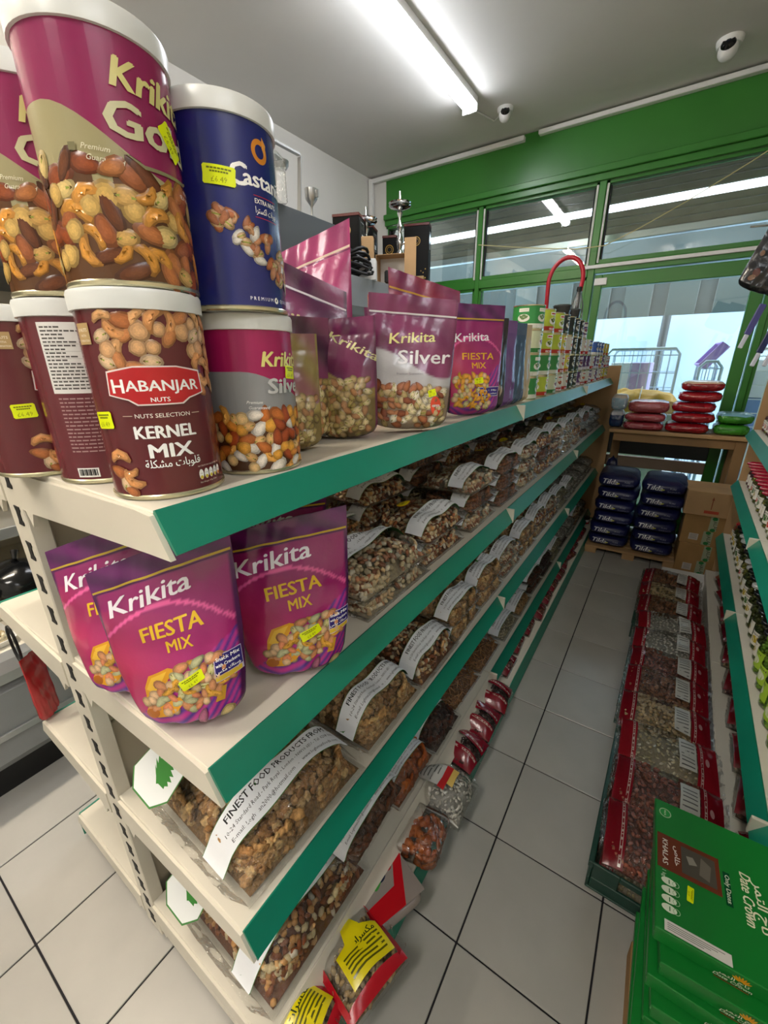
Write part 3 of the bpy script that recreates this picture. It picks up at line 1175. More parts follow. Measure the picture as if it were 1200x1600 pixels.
def pouch(label, loc, rz, W, H, T, lean, wt, seed, body, art, cat='pouch', name='foil_pouch', group=None, curl=0.0, tilt=0.0, fold=0.0, colfn=None, zipc='#caa83a', wrk=.0025, taper=0.04, shear=0.0):
    t = thing(name, label, cat, loc, rz, group)
    if tilt:
        t.rotation_euler = (0, tilt, rz)
    Sf = pouch_S(W, H, T, lean, wt, seed, curl, 1, wrk, fold, taper, shear)
    Sb = pouch_S(W, H, T * .8, lean, wt, seed, curl, -1, wrk, fold, taper, shear)
    g = G()
    bc = hx(body)
    grid_on(g, Sf, W, H, 54, 80, colfn or (lambda x, y: bc))
    grid_on(g, Sb, W, H, 16, 20, lambda x, y: bc, flip=True)
    # gusseted base and sealed edges
    n = 24
    us = np.linspace(-W / 2, W / 2, n + 1)
    a, _ = Sf(us, us * 0)
    b, _ = Sb(us, us * 0)
    k = len(g.V)
    g.V.extend(a.tolist() + b.tolist())
    for i in range(n):
        g.F.append((k + i, k + n + 1 + i, k + n + 2 + i, k + i + 1))
        g.K.append(bc)
    for e in (-W / 2, W / 2):
        vs = np.linspace(0, H, 31)
        a, _ = Sf(vs * 0 + e, vs)
        b, _ = Sb(vs * 0 + e, vs)
        k = len(g.V)
        g.V.extend(a.tolist() + b.tolist())
        for i in range(30):
            g.F.append((k + i, k + i + 1, k + 32 + i, k + 31 + i))
            g.K.append(bc)
    g.obj('foil_body', FOILP, t, smooth='all')
    A = Art(Sf, step=.009, lift=.0004)
    if zipc:
        A.rect(-W / 2 * .985, H * .868, W / 2 * .985, H * .880, zipc)
        A.rect(-W / 2 * .985, H * .858, W / 2 * .985, H * .8615, '#3d0f3c')
    art(A, W, H)
    A.obj('front_print', PRINT, t)
    return t


def lerp(a, b, t):
    t = min(1, max(0, t))
    return tuple(a[i] + (b[i] - a[i]) * t for i in range(3)) + (1,)


def fiesta_col(W, H):
    cP, cM, cH, cR, cV = hx('#4e1550'), hx('#8e1a63'), hx('#b51c74'), hx('#b8324a'), hx('#3d2a7a')

    def f(x, y):
        v, u = y / H, x / (W / 2)
        if v > .858:
            return lerp(cP, hx('#6a1f66'), (math.sin(u * 9 + v * 40) + 1) / 2)
        if abs(u) > .93:
            return cP
        k = cM
        if v < .72 - .10 * u - .05:
            k = lerp(cM, cH, (.64 - v) * 2.5)
            k = lerp(k, cR, (-u * .7 + .15) * (1 - abs(v - .4) * 2))
        if v < .30 + .22 * u:
            s = math.sin((v - .25 * u * u - .15 * u) * 95)
            k = lerp(hx('#c02c8a'), hx('#4a2f8c'), .5 + .5 * s)
        if abs(v - (.72 - .16 * u * u - .03 * u)) < .010:
            k = hx('#e05a9c')
        return k
    return f


def art_fiesta(A, W, H):
    A.text('Krikita', -W * .10, H * .735, .037, '#ece6f0', .024, .10, .16, width=W * .60)
    A.text('FIESTA', W * .04, H * .560, .030, '#e3b928', .03, .07, 0, width=W * .45)
    A.text('MIX', W * .08, H * .475, .024, '#e3b928', .024, .07, 0, width=W * .19)
    # rolled corn crackers and nuts
    A.layer = 2
    A.poly([(-.050, H * .20), (-.044, H * .31), (-.034, H * .375), (-.006, H * .40), (.004, H * .385), (-.008, H * .34), (-.020, H * .24), (-.030, H * .18)], '#d99a1e')
    A.up().poly([(-.042, H * .30), (-.030, H * .365), (-.008, H * .385), (-.016, H * .34), (-.030, H * .27)], '#e8b83a')
    A.layer = 3
    K = [('hazel', '#d9b48c'), ('almond', '#c98a5e'), ('pist', '#c9c08a'), ('peanut', '#d8875c'), ('hazel', '#c7a67c'), ('cashew', '#d9a03c'), ('almond', '#b5b58c')]
    A.nuts(-.050, W * .42, H * .15, H * .41, .0125, seed=12, dens=1.45, kinds=K, mask=lambda x, y: y / H < .27 + (x / W) * .48 + .09 and y / H > .12 - (x / W) * .10 + .02 and y / H > .02 + x / W * .58)
    A.layer = 12
    A.poly([(-.056, H * .155), (-.050, H * .185), (-.030, H * .19), (.004, H * .235), (.008, H * .20), (-.004, H * .155), (-.022, H * .125), (-.046, H * .13)], '#dd9a22')
    A.up().ell(-.044, H * .155, .012, .008, '#b06418', .3)
    A.poly([(.052, H * .16), (.060, H * .24), (.068, H * .235), (.064, H * .155)], '#c9962c')
    A.nut('hazel', W * .38, H * .075, .016, .3, '#c9b07a')
    A.nut('almond', W * .18, H * .095, .014, 1.2, '#a05a78')
    A.layer = 14
    x0, y0 = W * .315, H * .275
    A.rect(x0 - .001, y0 - .001, W * .487, y0 + .035, '#c9b9dc', .06).up()
    A.rect(x0, y0 + .008, W * .483, y0 + .034, '#2d2370', .06)
    A.rect(x0, y0, W * .483, y0 + .007, '#d9b93a', .06).up()
    for q, (tx, s_) in enumerate((('Snack Mix', .0072), ('with Crackers', .0064), (arabic('سناك مكس'), .0062))):
        A.text(tx, (x0 + W * .483) / 2 - .0005, y0 + .0265 - q * .0078, s_, '#ffffff', .02, .06, width=.027)
    A.sticker(W * .14, H * .315, .034, .015, .38)


fr = [('deep magenta pouch with yellow lettering, standing frontmost at the end of the second shelf', (-.318, -.372, .916), .62, 1, -.10, .26),
      ('deep magenta pouch with yellow lettering, standing right of the frontmost pouch of the second shelf', (-.262, -.205, .914), .80, 2, -.04, .12),
      ('deep magenta pouch standing left behind the frontmost one, touching the upright', (-.452, -.388, .916), .50, 3, -.10, .26),
      ('deep magenta pouch in the rear of the second shelf, only its top visible', (-.40, -.115, .914), .62, 4, -.02, .1)]
for lb, loc, rz, sd, tl, shr in fr:
    pouch(lb, loc, rz, .180, .272, .034, .030, 1.22, sd, '#4a1550', art_fiesta, colfn=fiesta_col(.180, .272), tilt=tl, taper=.16, group='magenta snack pouches', shear=shr)


def art_silverpouch(A, W, H):
    A.layer = 0
    A.nuts(-W * .42, W * .42, .012, H * .36, .0135, seed=5, dens=1.35, kinds=[('hazel', '#c9b083'), ('almond', '#a8643c'), ('pist', '#d9c9a0'), ('peanut', '#b97a52'), ('pist', '#b39a68'), ('pist', '#e0d6c0'), ('almond', '#8a4a30')])
    A.layer = 4
    A.text('Krikita', -W * .02, H * .665, .028, '#ddd58c', .024, .10, .2, width=W * .52)
    A.text('Silver', W * .12, H * .515, .038, '#e9e6ea', .024, .06, .12, width=W * .62)
    A.text('Premium Guaranteed', -W * .05, H * .43, .006, '#8a8890', .01, .05, width=W * .3)
    A.layer = 12
    A.ell(W * .28, H * .20, .012, .020, '#d8452a', .2).up()
    A.text('OFFER', W * .28, H * .195, .006, '#ffffff', .02, .1)
    A.sticker(W * .22, H * .30, .018, .014, .3)


def silver_col(W, H, top='#6b2450', mid='#b9b8bd', low='#8c7a66'):
    a, b, c = hx(top), hx(mid), hx(low)

    def f(x, y):
        v, u = y / H, x / (W / 2)
        if abs(u) > .95:
            return a
        A1 = lerp(a, hx('#8a3a66'), (.5 + .5 * math.sin(u * 4 + v * 11)) * .7)
        t = (v - (.505 - .10 * math.sin(u * 2.0 + .2))) / .014
        return lerp(lerp(c, b, (v - .33) / .03), A1, t)
    return f


def plainart(*a):
    return None


def art_word(word, col, x=0, y=.6, wd=.6, sz=.03, rot=.05, extra=None):
    def f(A, W, H):
        A.text(word, W * x, H * y, sz, col, .024, rot, .15, width=W * wd)
        if extra:
            extra(A, W, H)
    return f


pouch('purple and silver pouch with cream lettering and pistachio picture, standing at the top shelf edge', (-.262, .165, 1.290), .80, .178, .262, .034, .012, 1.06, 6, '#5c2048', art_silverpouch, colfn=silver_col(.178, .262), zipc='#d9d6da', tilt=.06)
pouch('second purple and silver pouch hidden close behind the first at the shelf edge', (-.330, .265, 1.2832), 1.0, .178, .258, .03, .012, 1.06, 7, '#5c2048', art_silverpouch, colfn=silver_col(.178, .258), zipc='#d9d6da')
gold_nuts = lambda A, W, H: A.nuts(-W * .4, W * .4, .01, H * .52, .0125, seed=8, dens=1.4, kinds=[('pist', '#cdbb8c'), ('pist', '#a8925c'), ('pist', '#8f7a48'), ('almond', '#a87a50'), ('hazel', '#b9a070')])
pouch('narrow purple pouch with pistachio window, slumped beside the silver pouch', (-.330, .045, 1.2832), .50, .125, .225, .035, .02, 1.10, 8, '#43193c', art_word('Krikita', '#d8d09a', .15, .74, .8, .022, -.5, gold_nuts), colfn=silver_col(.125, .225, '#5e2148', '#8f7a3e', '#6b5a2e'), zipc=None, tilt=-.06)
pouch('dark purple pouch with nut window, turned sideways behind the lower magenta can', (-.385, -.035, 1.2832), 1.25, .15, .225, .035, .01, 1.12, 9, '#35132f', gold_nuts, colfn=silver_col(.15, .225, '#3d1634', '#6b5a3a', '#5a4a30'), zipc=None)
pouch('gold-sided pouch of pistachios squeezed behind the lower magenta can', (-.335, -.115, 1.2832), 1.05, .12, .19, .03, .0, 1.0, 10, '#8a7a3e', gold_nuts, colfn=silver_col(.12, .19, '#8a7a3e', '#a3914c', '#7a6a3a'), zipc=None)
pouch('tall dark purple pouch with a white zip line, leaning behind the blue can', (-.445, .03, 1.2832), .75, .20, .325, .035, .03, 1.08, 11, '#43193c', lambda A, W, H: (A.text('Krikita', W * .02, H * .66, .034, '#c9b98c', .024, .0, .2, width=W * .62), A.text('Silver', W * .06, H * .50, .042, '#b9b2ba', .024, 0, .1, width=W * .66)), colfn=silver_col(.20, .325, '#4a1c40', '#4a1c40', '#6a5a50'), zipc='#cfc6cf', shear=-.42)
pouch('big pink foil pouch, pale zip line, on the far half of the top shelf', (-.665, .315, 1.2832), .62, .23, .455, .04, .03, 1.0, 12, '#9a2c62', lambda A, W, H: (A.text('er', W * .26, H * .60, .065, '#f0e8ee', .024, .05, .1), A.nuts(-W * .1, W * .42, .05, H * .40, .022, seed=3, dens=1.2)), colfn=silver_col(.23, .455, '#a83a70', '#b9a890', '#a8977c'), zipc='#e0c8b8', shear=.42)
pouch('folded purple pouch lying over its neighbours in the middle of the top shelf', (-.47, .20, 1.30), .5, .18, .20, .03, .05, 1.0, 13, '#4f1c46', plainart, colfn=silver_col(.18, .2, '#5e2250', '#5e2250', '#43193c'), zipc='#b08a5a', fold=.12)
pouch('crimson foil bag with silver lettering and a crimped top, behind the black bag', (-.455, .60, 1.2832), .85, .23, .375, .03, .02, 1.0, 14, '#7a1c38', art_word('Krikita', '#d9b8b8', .0, .80, .6, .026), colfn=lambda x, y: lerp(hx('#8a1a3c'), hx('#7a1c50'), .5 + .5 * math.sin(x * 40 + y * 30)), zipc='#c9962c', shear=-.25)
pouch('plain black bag standing behind the two silver pouches', (-.335, .385, 1.2832), 1.0, .15, .275, .03, .01, 1.0, 15, '#15151c', plainart, zipc=None)


def art_fiesta2(A, W, H):
    A.text('FIESTA', 0, H * .52, .024, '#e3a928', .024, 0, 0, width=W * .55)
    A.text('MIX', 0, H * .44, .022, '#e3a928', .024, 0, 0, width=W * .25)
    A.text('Krikita', -W * .1, H * .68, .030, '#ece6f0', .024, .05, .16, width=W * .6)
    A.nuts(-W * .40, W * .2, H * .08, H * .40, .013, seed=4, dens=1.4, kinds=[('cashew', '#d99a1e'), ('hazel', '#d9b48c'), ('almond', '#e0a03a'), ('pist', '#c9c08a')])
    A.layer = 9
    A.rect(-W * .02, H * .18, W * .42, H * .27, '#d8d0e6').up()
    A.rect(-W * .01, H * .185, W * .41, H * .265, '#3a2a86').up()
    A.text('Snack Mix', W * .2, H * .23, .006, '#ffffff', .02, width=W * .3)
    A.text('with Crackers', W * .2, H * .20, .005, '#ffffff', .02, width=W * .35)
    A.sticker(-W * .02, H * .33, .03, .015, .1)


pouch('deep magenta pouch with yellow lettering and ribbons, standing alone on the top shelf', (-.262, .520, 1.2832), 1.05, .185, .285, .03, .0, 1.03, 16, '#5a174e', art_fiesta2, colfn=fiesta_col(.185, .285), zipc='#c9a23a')
pouch('black pouch with a small red picture beside the magenta pouch', (-.258, .640, 1.2832), 1.2, .13, .262, .025, .0, 1.0, 17, '#1b1a22', lambda A, W, H: (A.nuts(-W * .3, W * .3, H * .14, H * .3, .02, seed=2, kinds=[('hazel', '#8a3a22'), ('almond', '#c9b49a')]), A.sticker(-W * .2, H * .5, .02, .02, 0)), zipc=None)
pouch('lilac flat-bottomed pouch in the row before the tins', (-.266, .735, 1.2832), 1.25, .16, .262, .03, .0, .98, 18, '#6d4a86', plainart, zipc=None)
pouch('slate blue flat-bottomed pouch in the row before the tins', (-.266, .850, 1.2832), 1.28, .16, .262, .03, .0, .98, 19, '#3c5570', lambda A, W, H: A.ell(-W * .2, H * .42, .012, .016, '#5a3a30'), zipc=None)
pouch('cream flat-bottomed pouch next to the first tins', (-.266, .945, 1.2832), 1.3, .13, .262, .03, .0, .98, 20, '#b9a888', plainart, zipc=None)
pouch('gold pouch lying at the left of the top shelf behind the cans', (-.52, -.20, 1.2832), .3, .16, .20, .03, .02, 1.0, 22, '#8a3a22', gold_nuts, zipc=None)

# ================================================================== NUTS AND CLEAR BAGS
def ico(sub):
    bm = bmesh.new()
    bmesh.ops.create_icosphere(bm, subdivisions=sub, radius=1)
    V = np.array([v.co[:] for v in bm.verts])
    F = np.array([[v.index for v in f.verts] for f in bm.faces])
    bm.free()
    return V, F


ICO1, ICO2, ICO3 = ico(1), ico(2), ico(3)


def nut_shape(kind, r, hi=False):
    V, F = ICO2 if (kind in ('walnut', 'pecan') or hi) else ICO1
    V = V.copy()
    if kind == 'walnut':
        V, F = (ICO3 if hi else ICO2)
        V = V.copy()
        q = r.uniform(0, 6)
        d = 1 + .20 * np.sin(V[:, 0] * 7 + q) * np.sin(V[:, 1] * 8 + 1.3 * q) + .15 * np.sin(V[:, 1] * 12 + V[:, 2] * 5 + q) * np.cos(V[:, 0] * 9) + .08 * np.sin(V[:, 0] * 17 + V[:, 1] * 6)
        d -= .34 * np.exp(-(V[:, 1] / .18) ** 2)
        V = V * d[:, None] * np.array((1.0, .80, .5))
    elif kind == 'almond':
        V = V * np.array((1.0, .55, .36))
        V[:, 1] *= 1 - .3 * V[:, 0]
    elif kind == 'cashew':
        x = V[:, 0] * 1.25
        V = np.stack([(.8 + V[:, 1] * .42) * np.sin(x), (.8 + V[:, 1] * .42) * np.cos(x) - .5, V[:, 2] * .38], 1)
    elif kind == 'hazel':
        V = V * np.array((.62, .60, .58))
    elif kind == 'peanut':
        V = V * np.array((.75, .42, .42))
    elif kind == 'pist':
        V = V * np.array((.78, .5, .46))
    elif kind == 'pecan':
        s = 1 + .12 * np.sin(V[:, 1] * 14)
        V = V * np.array((1.15, .5, .34)) * s[:, None]
    elif kind == 'seed':
        V = V * np.array((.55, .33, .16))
    elif kind == 'chick':
        V = V * np.array((.42, .40, .38))
    elif kind == 'apricot':
        V = V * np.array((1.0, .9, .35))
    elif kind == 'flake':
        V = V * np.array((.6, .4, .10))
    elif kind == 'stick':
        V = V * np.array((1.6, .16, .16))
    return V, F


PAL = {
    'mixed': [('almond', '#96552e', 3), ('cashew', '#dfb078', 2), ('pist', '#e0cca0', 3), ('hazel', '#cf9a5e', 2), ('peanut', '#a8643c', 2), ('almond', '#e8ddc8', 1)],
    'pale': [('pist', '#d9c6a0', 4), ('cashew', '#dbb98c', 2), ('peanut', '#c08560', 2), ('almond', '#9a6040', 2), ('pist', '#e6dbc3', 2)],
    'walnut': [('walnut', '#c99a62', 3), ('walnut', '#b58450', 2), ('walnut', '#dbb57c', 2)],
    'pecan': [('pecan', '#6a3c22', 3), ('pecan', '#573019', 2), ('pecan', '#7d4a2c', 1)],
    'date': [('pist', '#4a2413', 3), ('pist', '#5d2e18', 2), ('almond', '#3a1c10', 1)],
    'apricot': [('apricot', '#c0682a', 2), ('apricot', '#b35a24', 2), ('apricot', '#a85a30', 1)],
    'seeds': [('seed', '#cdbf9a', 2), ('seed', '#b9aa80', 2), ('seed', '#ddd2b4', 1)],
    'white': [('seed', '#d9d6cd', 2), ('seed', '#c9c4b8', 2), ('flake', '#e3e0d8', 1)],
    'peanut': [('peanut', '#c79a66', 2), ('peanut', '#b8854f', 2)],
    'brown': [('hazel', '#7a4a2c', 2), ('almond', '#8a5534', 2), ('hazel', '#93603c', 1)],
    'raisin': [('peanut', '#33191a', 2), ('peanut', '#452322', 1)],
    'red': [('peanut', '#8a4a38', 3), ('peanut', '#a8604a', 2), ('peanut', '#743a2c', 1)],
    'candy': [('hazel', '#c9a08a', 2), ('hazel', '#b9b4a0', 2), ('hazel', '#c06a4a', 1), ('hazel', '#8fae9c', 1)],
    'pistshell': [('pist', '#cdb488', 3), ('pist', '#bfa273', 2), ('pist', '#a3885a', 1)],
    'sticks': [('stick', '#b5763c', 2), ('stick', '#c98c4c', 1), ('stick', '#a3672f', 1)],
}


def nut_mesh(name, pts, pal, sz, seed, hi=False, flat=.5, core=None):
    """many nuts at the given points, one mesh"""
    r = random.Random(seed)
    kinds = [k for k in PAL[pal] for _ in range(k[2])]
    VV, FF, CC = [], [], []
    b = 0
    for (x, y, z, nx, ny, nz) in pts:
        kd, col, _ = r.choice(kinds)
        V, F = nut_shape(kd, r, hi)
        s = sz * r.uniform(.82, 1.15)
        n = Vector((nx, ny, nz)) + Vector((r.uniform(-1, 1), r.uniform(-1, 1), r.uniform(-1, 1))) * flat
        q = n.normalized().to_track_quat('Z', 'Y') @ Matrix.Rotation(r.uniform(0, 6.28), 3, 'Z').to_quaternion()
        R_ = np.array(q.to_matrix())
        V = (V * s) @ R_.T + np.array((x, y, z))
        c = np.array(hx(col)[:3]) * r.uniform(.8, 1.18)
        VV.append(V)
        FF.append(F + b)
        CC.append(np.tile(np.append(np.clip(c, 0, 1), 1), (len(V), 1)))
        b += len(V)
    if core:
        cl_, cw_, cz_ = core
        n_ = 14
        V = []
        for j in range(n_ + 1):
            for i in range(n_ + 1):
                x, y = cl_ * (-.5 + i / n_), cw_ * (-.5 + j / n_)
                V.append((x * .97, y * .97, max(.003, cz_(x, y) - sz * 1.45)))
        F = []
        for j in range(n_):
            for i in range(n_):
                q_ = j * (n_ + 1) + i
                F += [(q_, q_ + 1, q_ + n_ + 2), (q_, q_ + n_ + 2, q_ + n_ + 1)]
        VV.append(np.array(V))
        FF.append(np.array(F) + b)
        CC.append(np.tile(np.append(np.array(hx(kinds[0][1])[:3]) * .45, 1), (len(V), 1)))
    V = np.concatenate(VV)
    V[:, 2] = np.maximum(V[:, 2], .0024)
    F = np.concatenate(FF)
    Cc = np.concatenate(CC)
    me = bpy.data.meshes.new(name)
    me.vertices.add(len(V))
    me.vertices.foreach_set('co', V.ravel())
    me.loops.add(F.size)
    me.loops.foreach_set('vertex_index', F.ravel().astype(np.int32))
    me.polygons.add(len(F))
    me.polygons.foreach_set('loop_start', np.arange(0, F.size, 3, dtype=np.int32))
    me.polygons.foreach_set('loop_total', np.full(len(F), 3, dtype=np.int32))
    me.polygons.foreach_set('use_smooth', np.ones(len(F), dtype=bool))
    me.update(calc_edges=True)
    at = me.color_attributes.new('Col', 'FLOAT_COLOR', 'POINT')
    at.data.foreach_set('color', Cc.astype(np.float32).ravel())
    me.materials.append(WALM if pal == 'walnut' else NUTM)
    return me


def pillow_top(L, W, T, seed, lump=.12):
    def Z(x, y):
        u, v = x / (L / 2), y / (W / 2)
        e = max(0.0, 1 - abs(u) ** 3.2) ** .55 * max(0.0, 1 - abs(v) ** 3.0) ** .55
        return T * e * (1 + lump * math.sin(u * 4 + seed) * math.cos(v * 3.1 + seed * 1.7) + lump * .6 * math.sin(v * 6 + u * 5 + seed * 3))
    return Z


def fill_points(L, W, T, seed, sp, lump=.12, under=.62):
    r = random.Random(seed)
    Z = pillow_top(L, W, T, seed, lump)
    pts = []
    nx, ny = int(L / sp), int(W / sp)
    for i in range(nx + 1):
        for j in range(ny + 1):
            x = -L / 2 + (i + r.uniform(.1, .9)) * sp
            y = -W / 2 + (j + r.uniform(.1, .9)) * sp
            if abs(x) > L * .48 or abs(y) > W * .48:
                continue
            z = Z(x, y)
            e = 1e-3
            n = Vector((-(Z(x + e, y) - Z(x - e, y)) / 2 / e, -(Z(x, y + e) - Z(x, y - e)) / 2 / e, 1)).normalized()
            d = sp * under
            pts.append((x - n.x * d, y - n.y * d, max(sp * .3, z - n.z * d), n.x, n.y, n.z))
    # side walls
    m = int(2 * (L + W) / sp)
    for k in range(m):
        a = 2 * math.pi * k / m
        ca, sa = math.cos(a), math.sin(a)
        x = (L / 2 * .93) * (abs(ca) ** .45) * (1 if ca > 0 else -1)
        y = (W / 2 * .93) * (abs(sa) ** .45) * (1 if sa > 0 else -1)
        for h in ([.12, .38, .66] if T > .045 else [.15, .5]):
            pts.append((x * (1 - h * .04), y * (1 - h * .04), T * h, ca, sa, .2))
    return pts, Z


LEAFG = '#2f7d2a'


def film_bag(name, label, L, W, T, pal, seed, sz, sp, strip=True, sticker=None, card=False, hi=False, tail=.020, mat=None, cat='bag', strip_w=.052, sv=-.42, price='£2.50', film=None, rows=3, side_tail=.002):
    """clear film bag lying flat, long side along local X, filled with nuts"""
    t = thing(name, label, cat, (0, 0, 0))
    pts, Z = fill_points(L * .96, W * .96, T * .90, seed, sp)
    me = nut_mesh('nut_filling', pts, pal, sz, seed, hi, core=(L * .96, W * .96, Z))
    o = bpy.data.objects.new('nut_filling', me)
    C.objects.link(o)
    o.parent = t
    o['kind'] = 'stuff'
    # film
    Zf = pillow_top(L, W, T, seed)
    r = random.Random(seed * 7 + 1)

    def top(u, v):
        x, y = u * L / 2, v * W / 2
        z = Zf(x, y)
        n = noise.noise(Vector((x * 38, y * 38, seed * 3.7)))
        n2 = noise.noise(Vector((x * 90, y * 16, seed * 1.7)))
        k = (1 - u ** 6) * (1 - v ** 6)
        return (x + .003 * n2, y + .003 * n, z + .0045 + .0025 + .0050 * n * k + .0030 * n2 * k)
    g = G()
    g.grid(top, 34, 24, (-1, 1), (-1, 1))
    g.grid(lambda u, v: (u * L / 2, v * W / 2, .0012), 4, 4, (-1, 1), (-1, 1), flip=True)

    def tl(sgn):
        def f(u, v):
            x = sgn * (L / 2 + u * tail)
            w_ = W / 2 * (1 - .22 * u)
            return (x, v * w_, .007 + .009 * noise.noise(Vector((v * 6, u * 2.5 + sgn, seed * 2.1))) * (.4 + u) + .014 * u)
        return f
    g.grid(tl(1), 5, 26, (0, 1), (-1, 1), flip=True)
    g.grid(tl(-1), 5, 26, (0, 1), (-1, 1))
    for sg in (1, -1):
        g.grid(lambda u, v: (u * L / 2, sg * (W / 2 + v * side_tail), .004 + .004 * noise.noise(Vector((u * 9, v * 2, seed)))), 20, 2, (-1, 1), (0, 1))
    g.obj('clear_bag', film or FILM, t, smooth='all')

    def S(X, Y):
        P = []
        N = []
        for x, y in zip(X, Y):
            xx = max(-L * .497, min(L * .497, x))
            z = Zf(xx, y) + .0165
            e = 2e-3
            dx = (Zf(min(xx + e, L * .497), y) - Zf(max(xx - e, -L * .497), y)) / 2 / e
            dy = (Zf(xx, y + e) - Zf(xx, y - e)) / 2 / e
            n = Vector((-dx, -dy, 1)).normalized()
            P.append((x, y, max(z, .012)))
            N.append(tuple(n))
        return np.array(P), np.array(N)
    if strip:
        A = Art(S, step=.012, lift=.0008)
        y0 = sv * W
        h = strip_w
        hl = L * .52
        n = 16
        for i in range(n):
            a, b = -hl + 2 * hl * i / n, -hl + 2 * hl * (i + 1) / n
            A.rect(a, y0 - h / 2, b, y0 + h / 2, '#3f7d3a')
        A.up()
        for i in range(n):
            a, b = -hl + 2 * hl * i / n, -hl + 2 * hl * (i + 1) / n
            A.rect(a, y0 - h / 2 + .0013, b, y0 + h / 2 - .0013, '#e9ecf1')
        A.up()
        k = h / .052
        A.text('FINEST FOOD PRODUCTS FROM', L * .02, y0 + .0085 * k, .0145 * k, '#16161c', .022, width=L * .80, res=1)
        A.text('10-24 Standard Road - Park Royal - London - NW10 6EU - Tel: 0208 9611', L * .02, y0 - .0045 * k, .0085 * k, '#24242c', .0, width=L * .88, res=1, shear=.1)
        if rows > 2:
            A.text('E-mail: Loghman2000@hotmail.com   -   www.loghmanfoods.com', L * .02, y0 - .0175 * k, .0085 * k, '#24242c', .0, width=L * .86, res=1, shear=.1)
        A.g.obj('label_strip', PAPER, t, smooth='all')
    if sticker:
        A = Art(S, step=.012, lift=.0010)
        x, y = sticker
        A.ell(x, y, .023, .019, '#c9502a', .1).up()
        A.ell(x, y, .0215, .0175, '#f0dd10', .1).up()
        A.text(price, x, y - .003, .010, '#2c2600', .02, rot=.2)
        A.rect(x - .012, y + .009, x + .012, y + .0105, '#8a7a10').rect(x - .010, y - .0095, x + .010, y - .0085, '#8a7a10')
        A.g.obj('price_sticker', PAPER, t, smooth='all')
    if card:
        def S2(X, Y):
            ang = .55
            Xl, Yl = X + L / 2, Y
            return np.stack([-L / 2 + .030 + Xl * math.cos(ang), Yl + W * .27, T + .050 + Xl * math.sin(ang) + .006 * np.sin(Yl * 30)], 1), np.tile(np.array([[-.5, 0, .85]]), (len(X), 1))
        A = Art(S2, step=.015, lift=0)
        x0 = -L / 2
        A.poly([(x0 + .02, -.050), (x0 + .012, .055), (x0 - .055, .066), (x0 - .080, .03), (x0 - .078, -.03), (x0 - .05, -.058)], '#3f7d3a').up().up()
        A.poly([(x0 + .018, -.048), (x0 + .010, .053), (x0 - .053, .063), (x0 - .077, .029), (x0 - .075, -.028), (x0 - .049, -.055)], '#dfe3e4').up().up()
        lf = []
        for i in range(12):
            a = i / 11
            lf.append((x0 + .000 - .045 * a + (.003 if i % 2 else -.004), .012 + (.030 if i % 2 else .016) * math.sin(math.pi * (.08 + .86 * a)) - .03 * a))
        for i in range(11, -1, -1):
            a = i / 11
            lf.append((x0 + .004 - .045 * a, .004 - (.024 if i % 2 else .012) * math.sin(math.pi * (.08 + .86 * a)) - .03 * a))
        A.poly(lf, LEAFG)
        A.g.obj('leaf_card', PAPER, t, smooth='all')
    return t


PROTO = {}


def kindproto(key):
    if key in PROTO:
        return PROTO[key]
    pal, v = key.rsplit('_', 1)
    v = int(v)
    args = {
        'mixed': dict(L=.238, W=.190, T=.052, sz=.0125, sp=.0138),
        'pale': dict(L=.238, W=.190, T=.050, sz=.0120, sp=.0132),
        'walnut': dict(L=.238, W=.190, T=.052, sz=.0135, sp=.0160),
        'brown': dict(L=.238, W=.190, T=.050, sz=.0125, sp=.0138),
        'pecan': dict(L=.238, W=.190, T=.045, sz=.0150, sp=.0175),
        'date': dict(L=.238, W=.190, T=.042, sz=.0160, sp=.0190),
        'apricot': dict(L=.236, W=.19, T=.045, sz=.0180, sp=.0200),
        'seeds': dict(L=.236, W=.190, T=.045, sz=.0120, sp=.0135),
        'white': dict(L=.236, W=.190, T=.045, sz=.0130, sp=.0140),
        'peanut': dict(L=.236, W=.190, T=.045, sz=.0120, sp=.0135),
        'raisin': dict(L=.236, W=.19, T=.045, sz=.0120, sp=.0140),
        'candy': dict(L=.24, W=.19, T=.06, sz=.0160, sp=.0165),
        'sticks': dict(L=.24, W=.17, T=.05, sz=.0120, sp=.0150),
    }[pal]
    st = (.05 if v % 2 else -.04, args['W'] * .18) if v % 2 == 0 else None
    t = film_bag('nut_bag', 'x', pal=pal, seed=len(PROTO) * 3 + 5, strip=(v != 2), sticker=st, sv=-.24 if v != 1 else -.20, **args)
    PROTO[key] = t
    t['proto'] = 1
    return t


WORD = {'mixed': 'mixed nuts', 'pale': 'pistachios and mixed nuts', 'walnut': 'walnut halves', 'brown': 'brown hazelnuts', 'pecan': 'dark pecans', 'date': 'dark dried dates',
        'apricot': 'orange dried apricots', 'seeds': 'pale seeds', 'white': 'white seeds', 'peanut': 'peanuts', 'raisin': 'dark raisins', 'candy': 'wrapped sweets', 'sticks': 'thin brown snack sticks'}
ORD = ['first', 'second', 'third', 'fourth', 'fifth', 'sixth', 'seventh', 'eighth', 'ninth', 'tenth', 'eleventh', 'twelfth', 'thirteenth', 'fourteenth', 'fifteenth', 'sixteenth']
_used = set()
SHELF = {0.910: 'second', 0.536: 'third', 0.158: 'fourth'}


def lay(key, loc, rz, label, group, tilt=(0, 0)):
    t = kindproto(key)
    if key not in _used:
        _used.add(key)
        t.location = loc
        t.rotation_euler = (tilt[0], tilt[1], rz)
        t['label'] = label
        t['group'] = group
        if 'proto' in t:
            del t['proto']
        return t
    return dup(t, loc, label=label, group=group, rot=(tilt[0], tilt[1], rz))


H90 = math.pi / 2
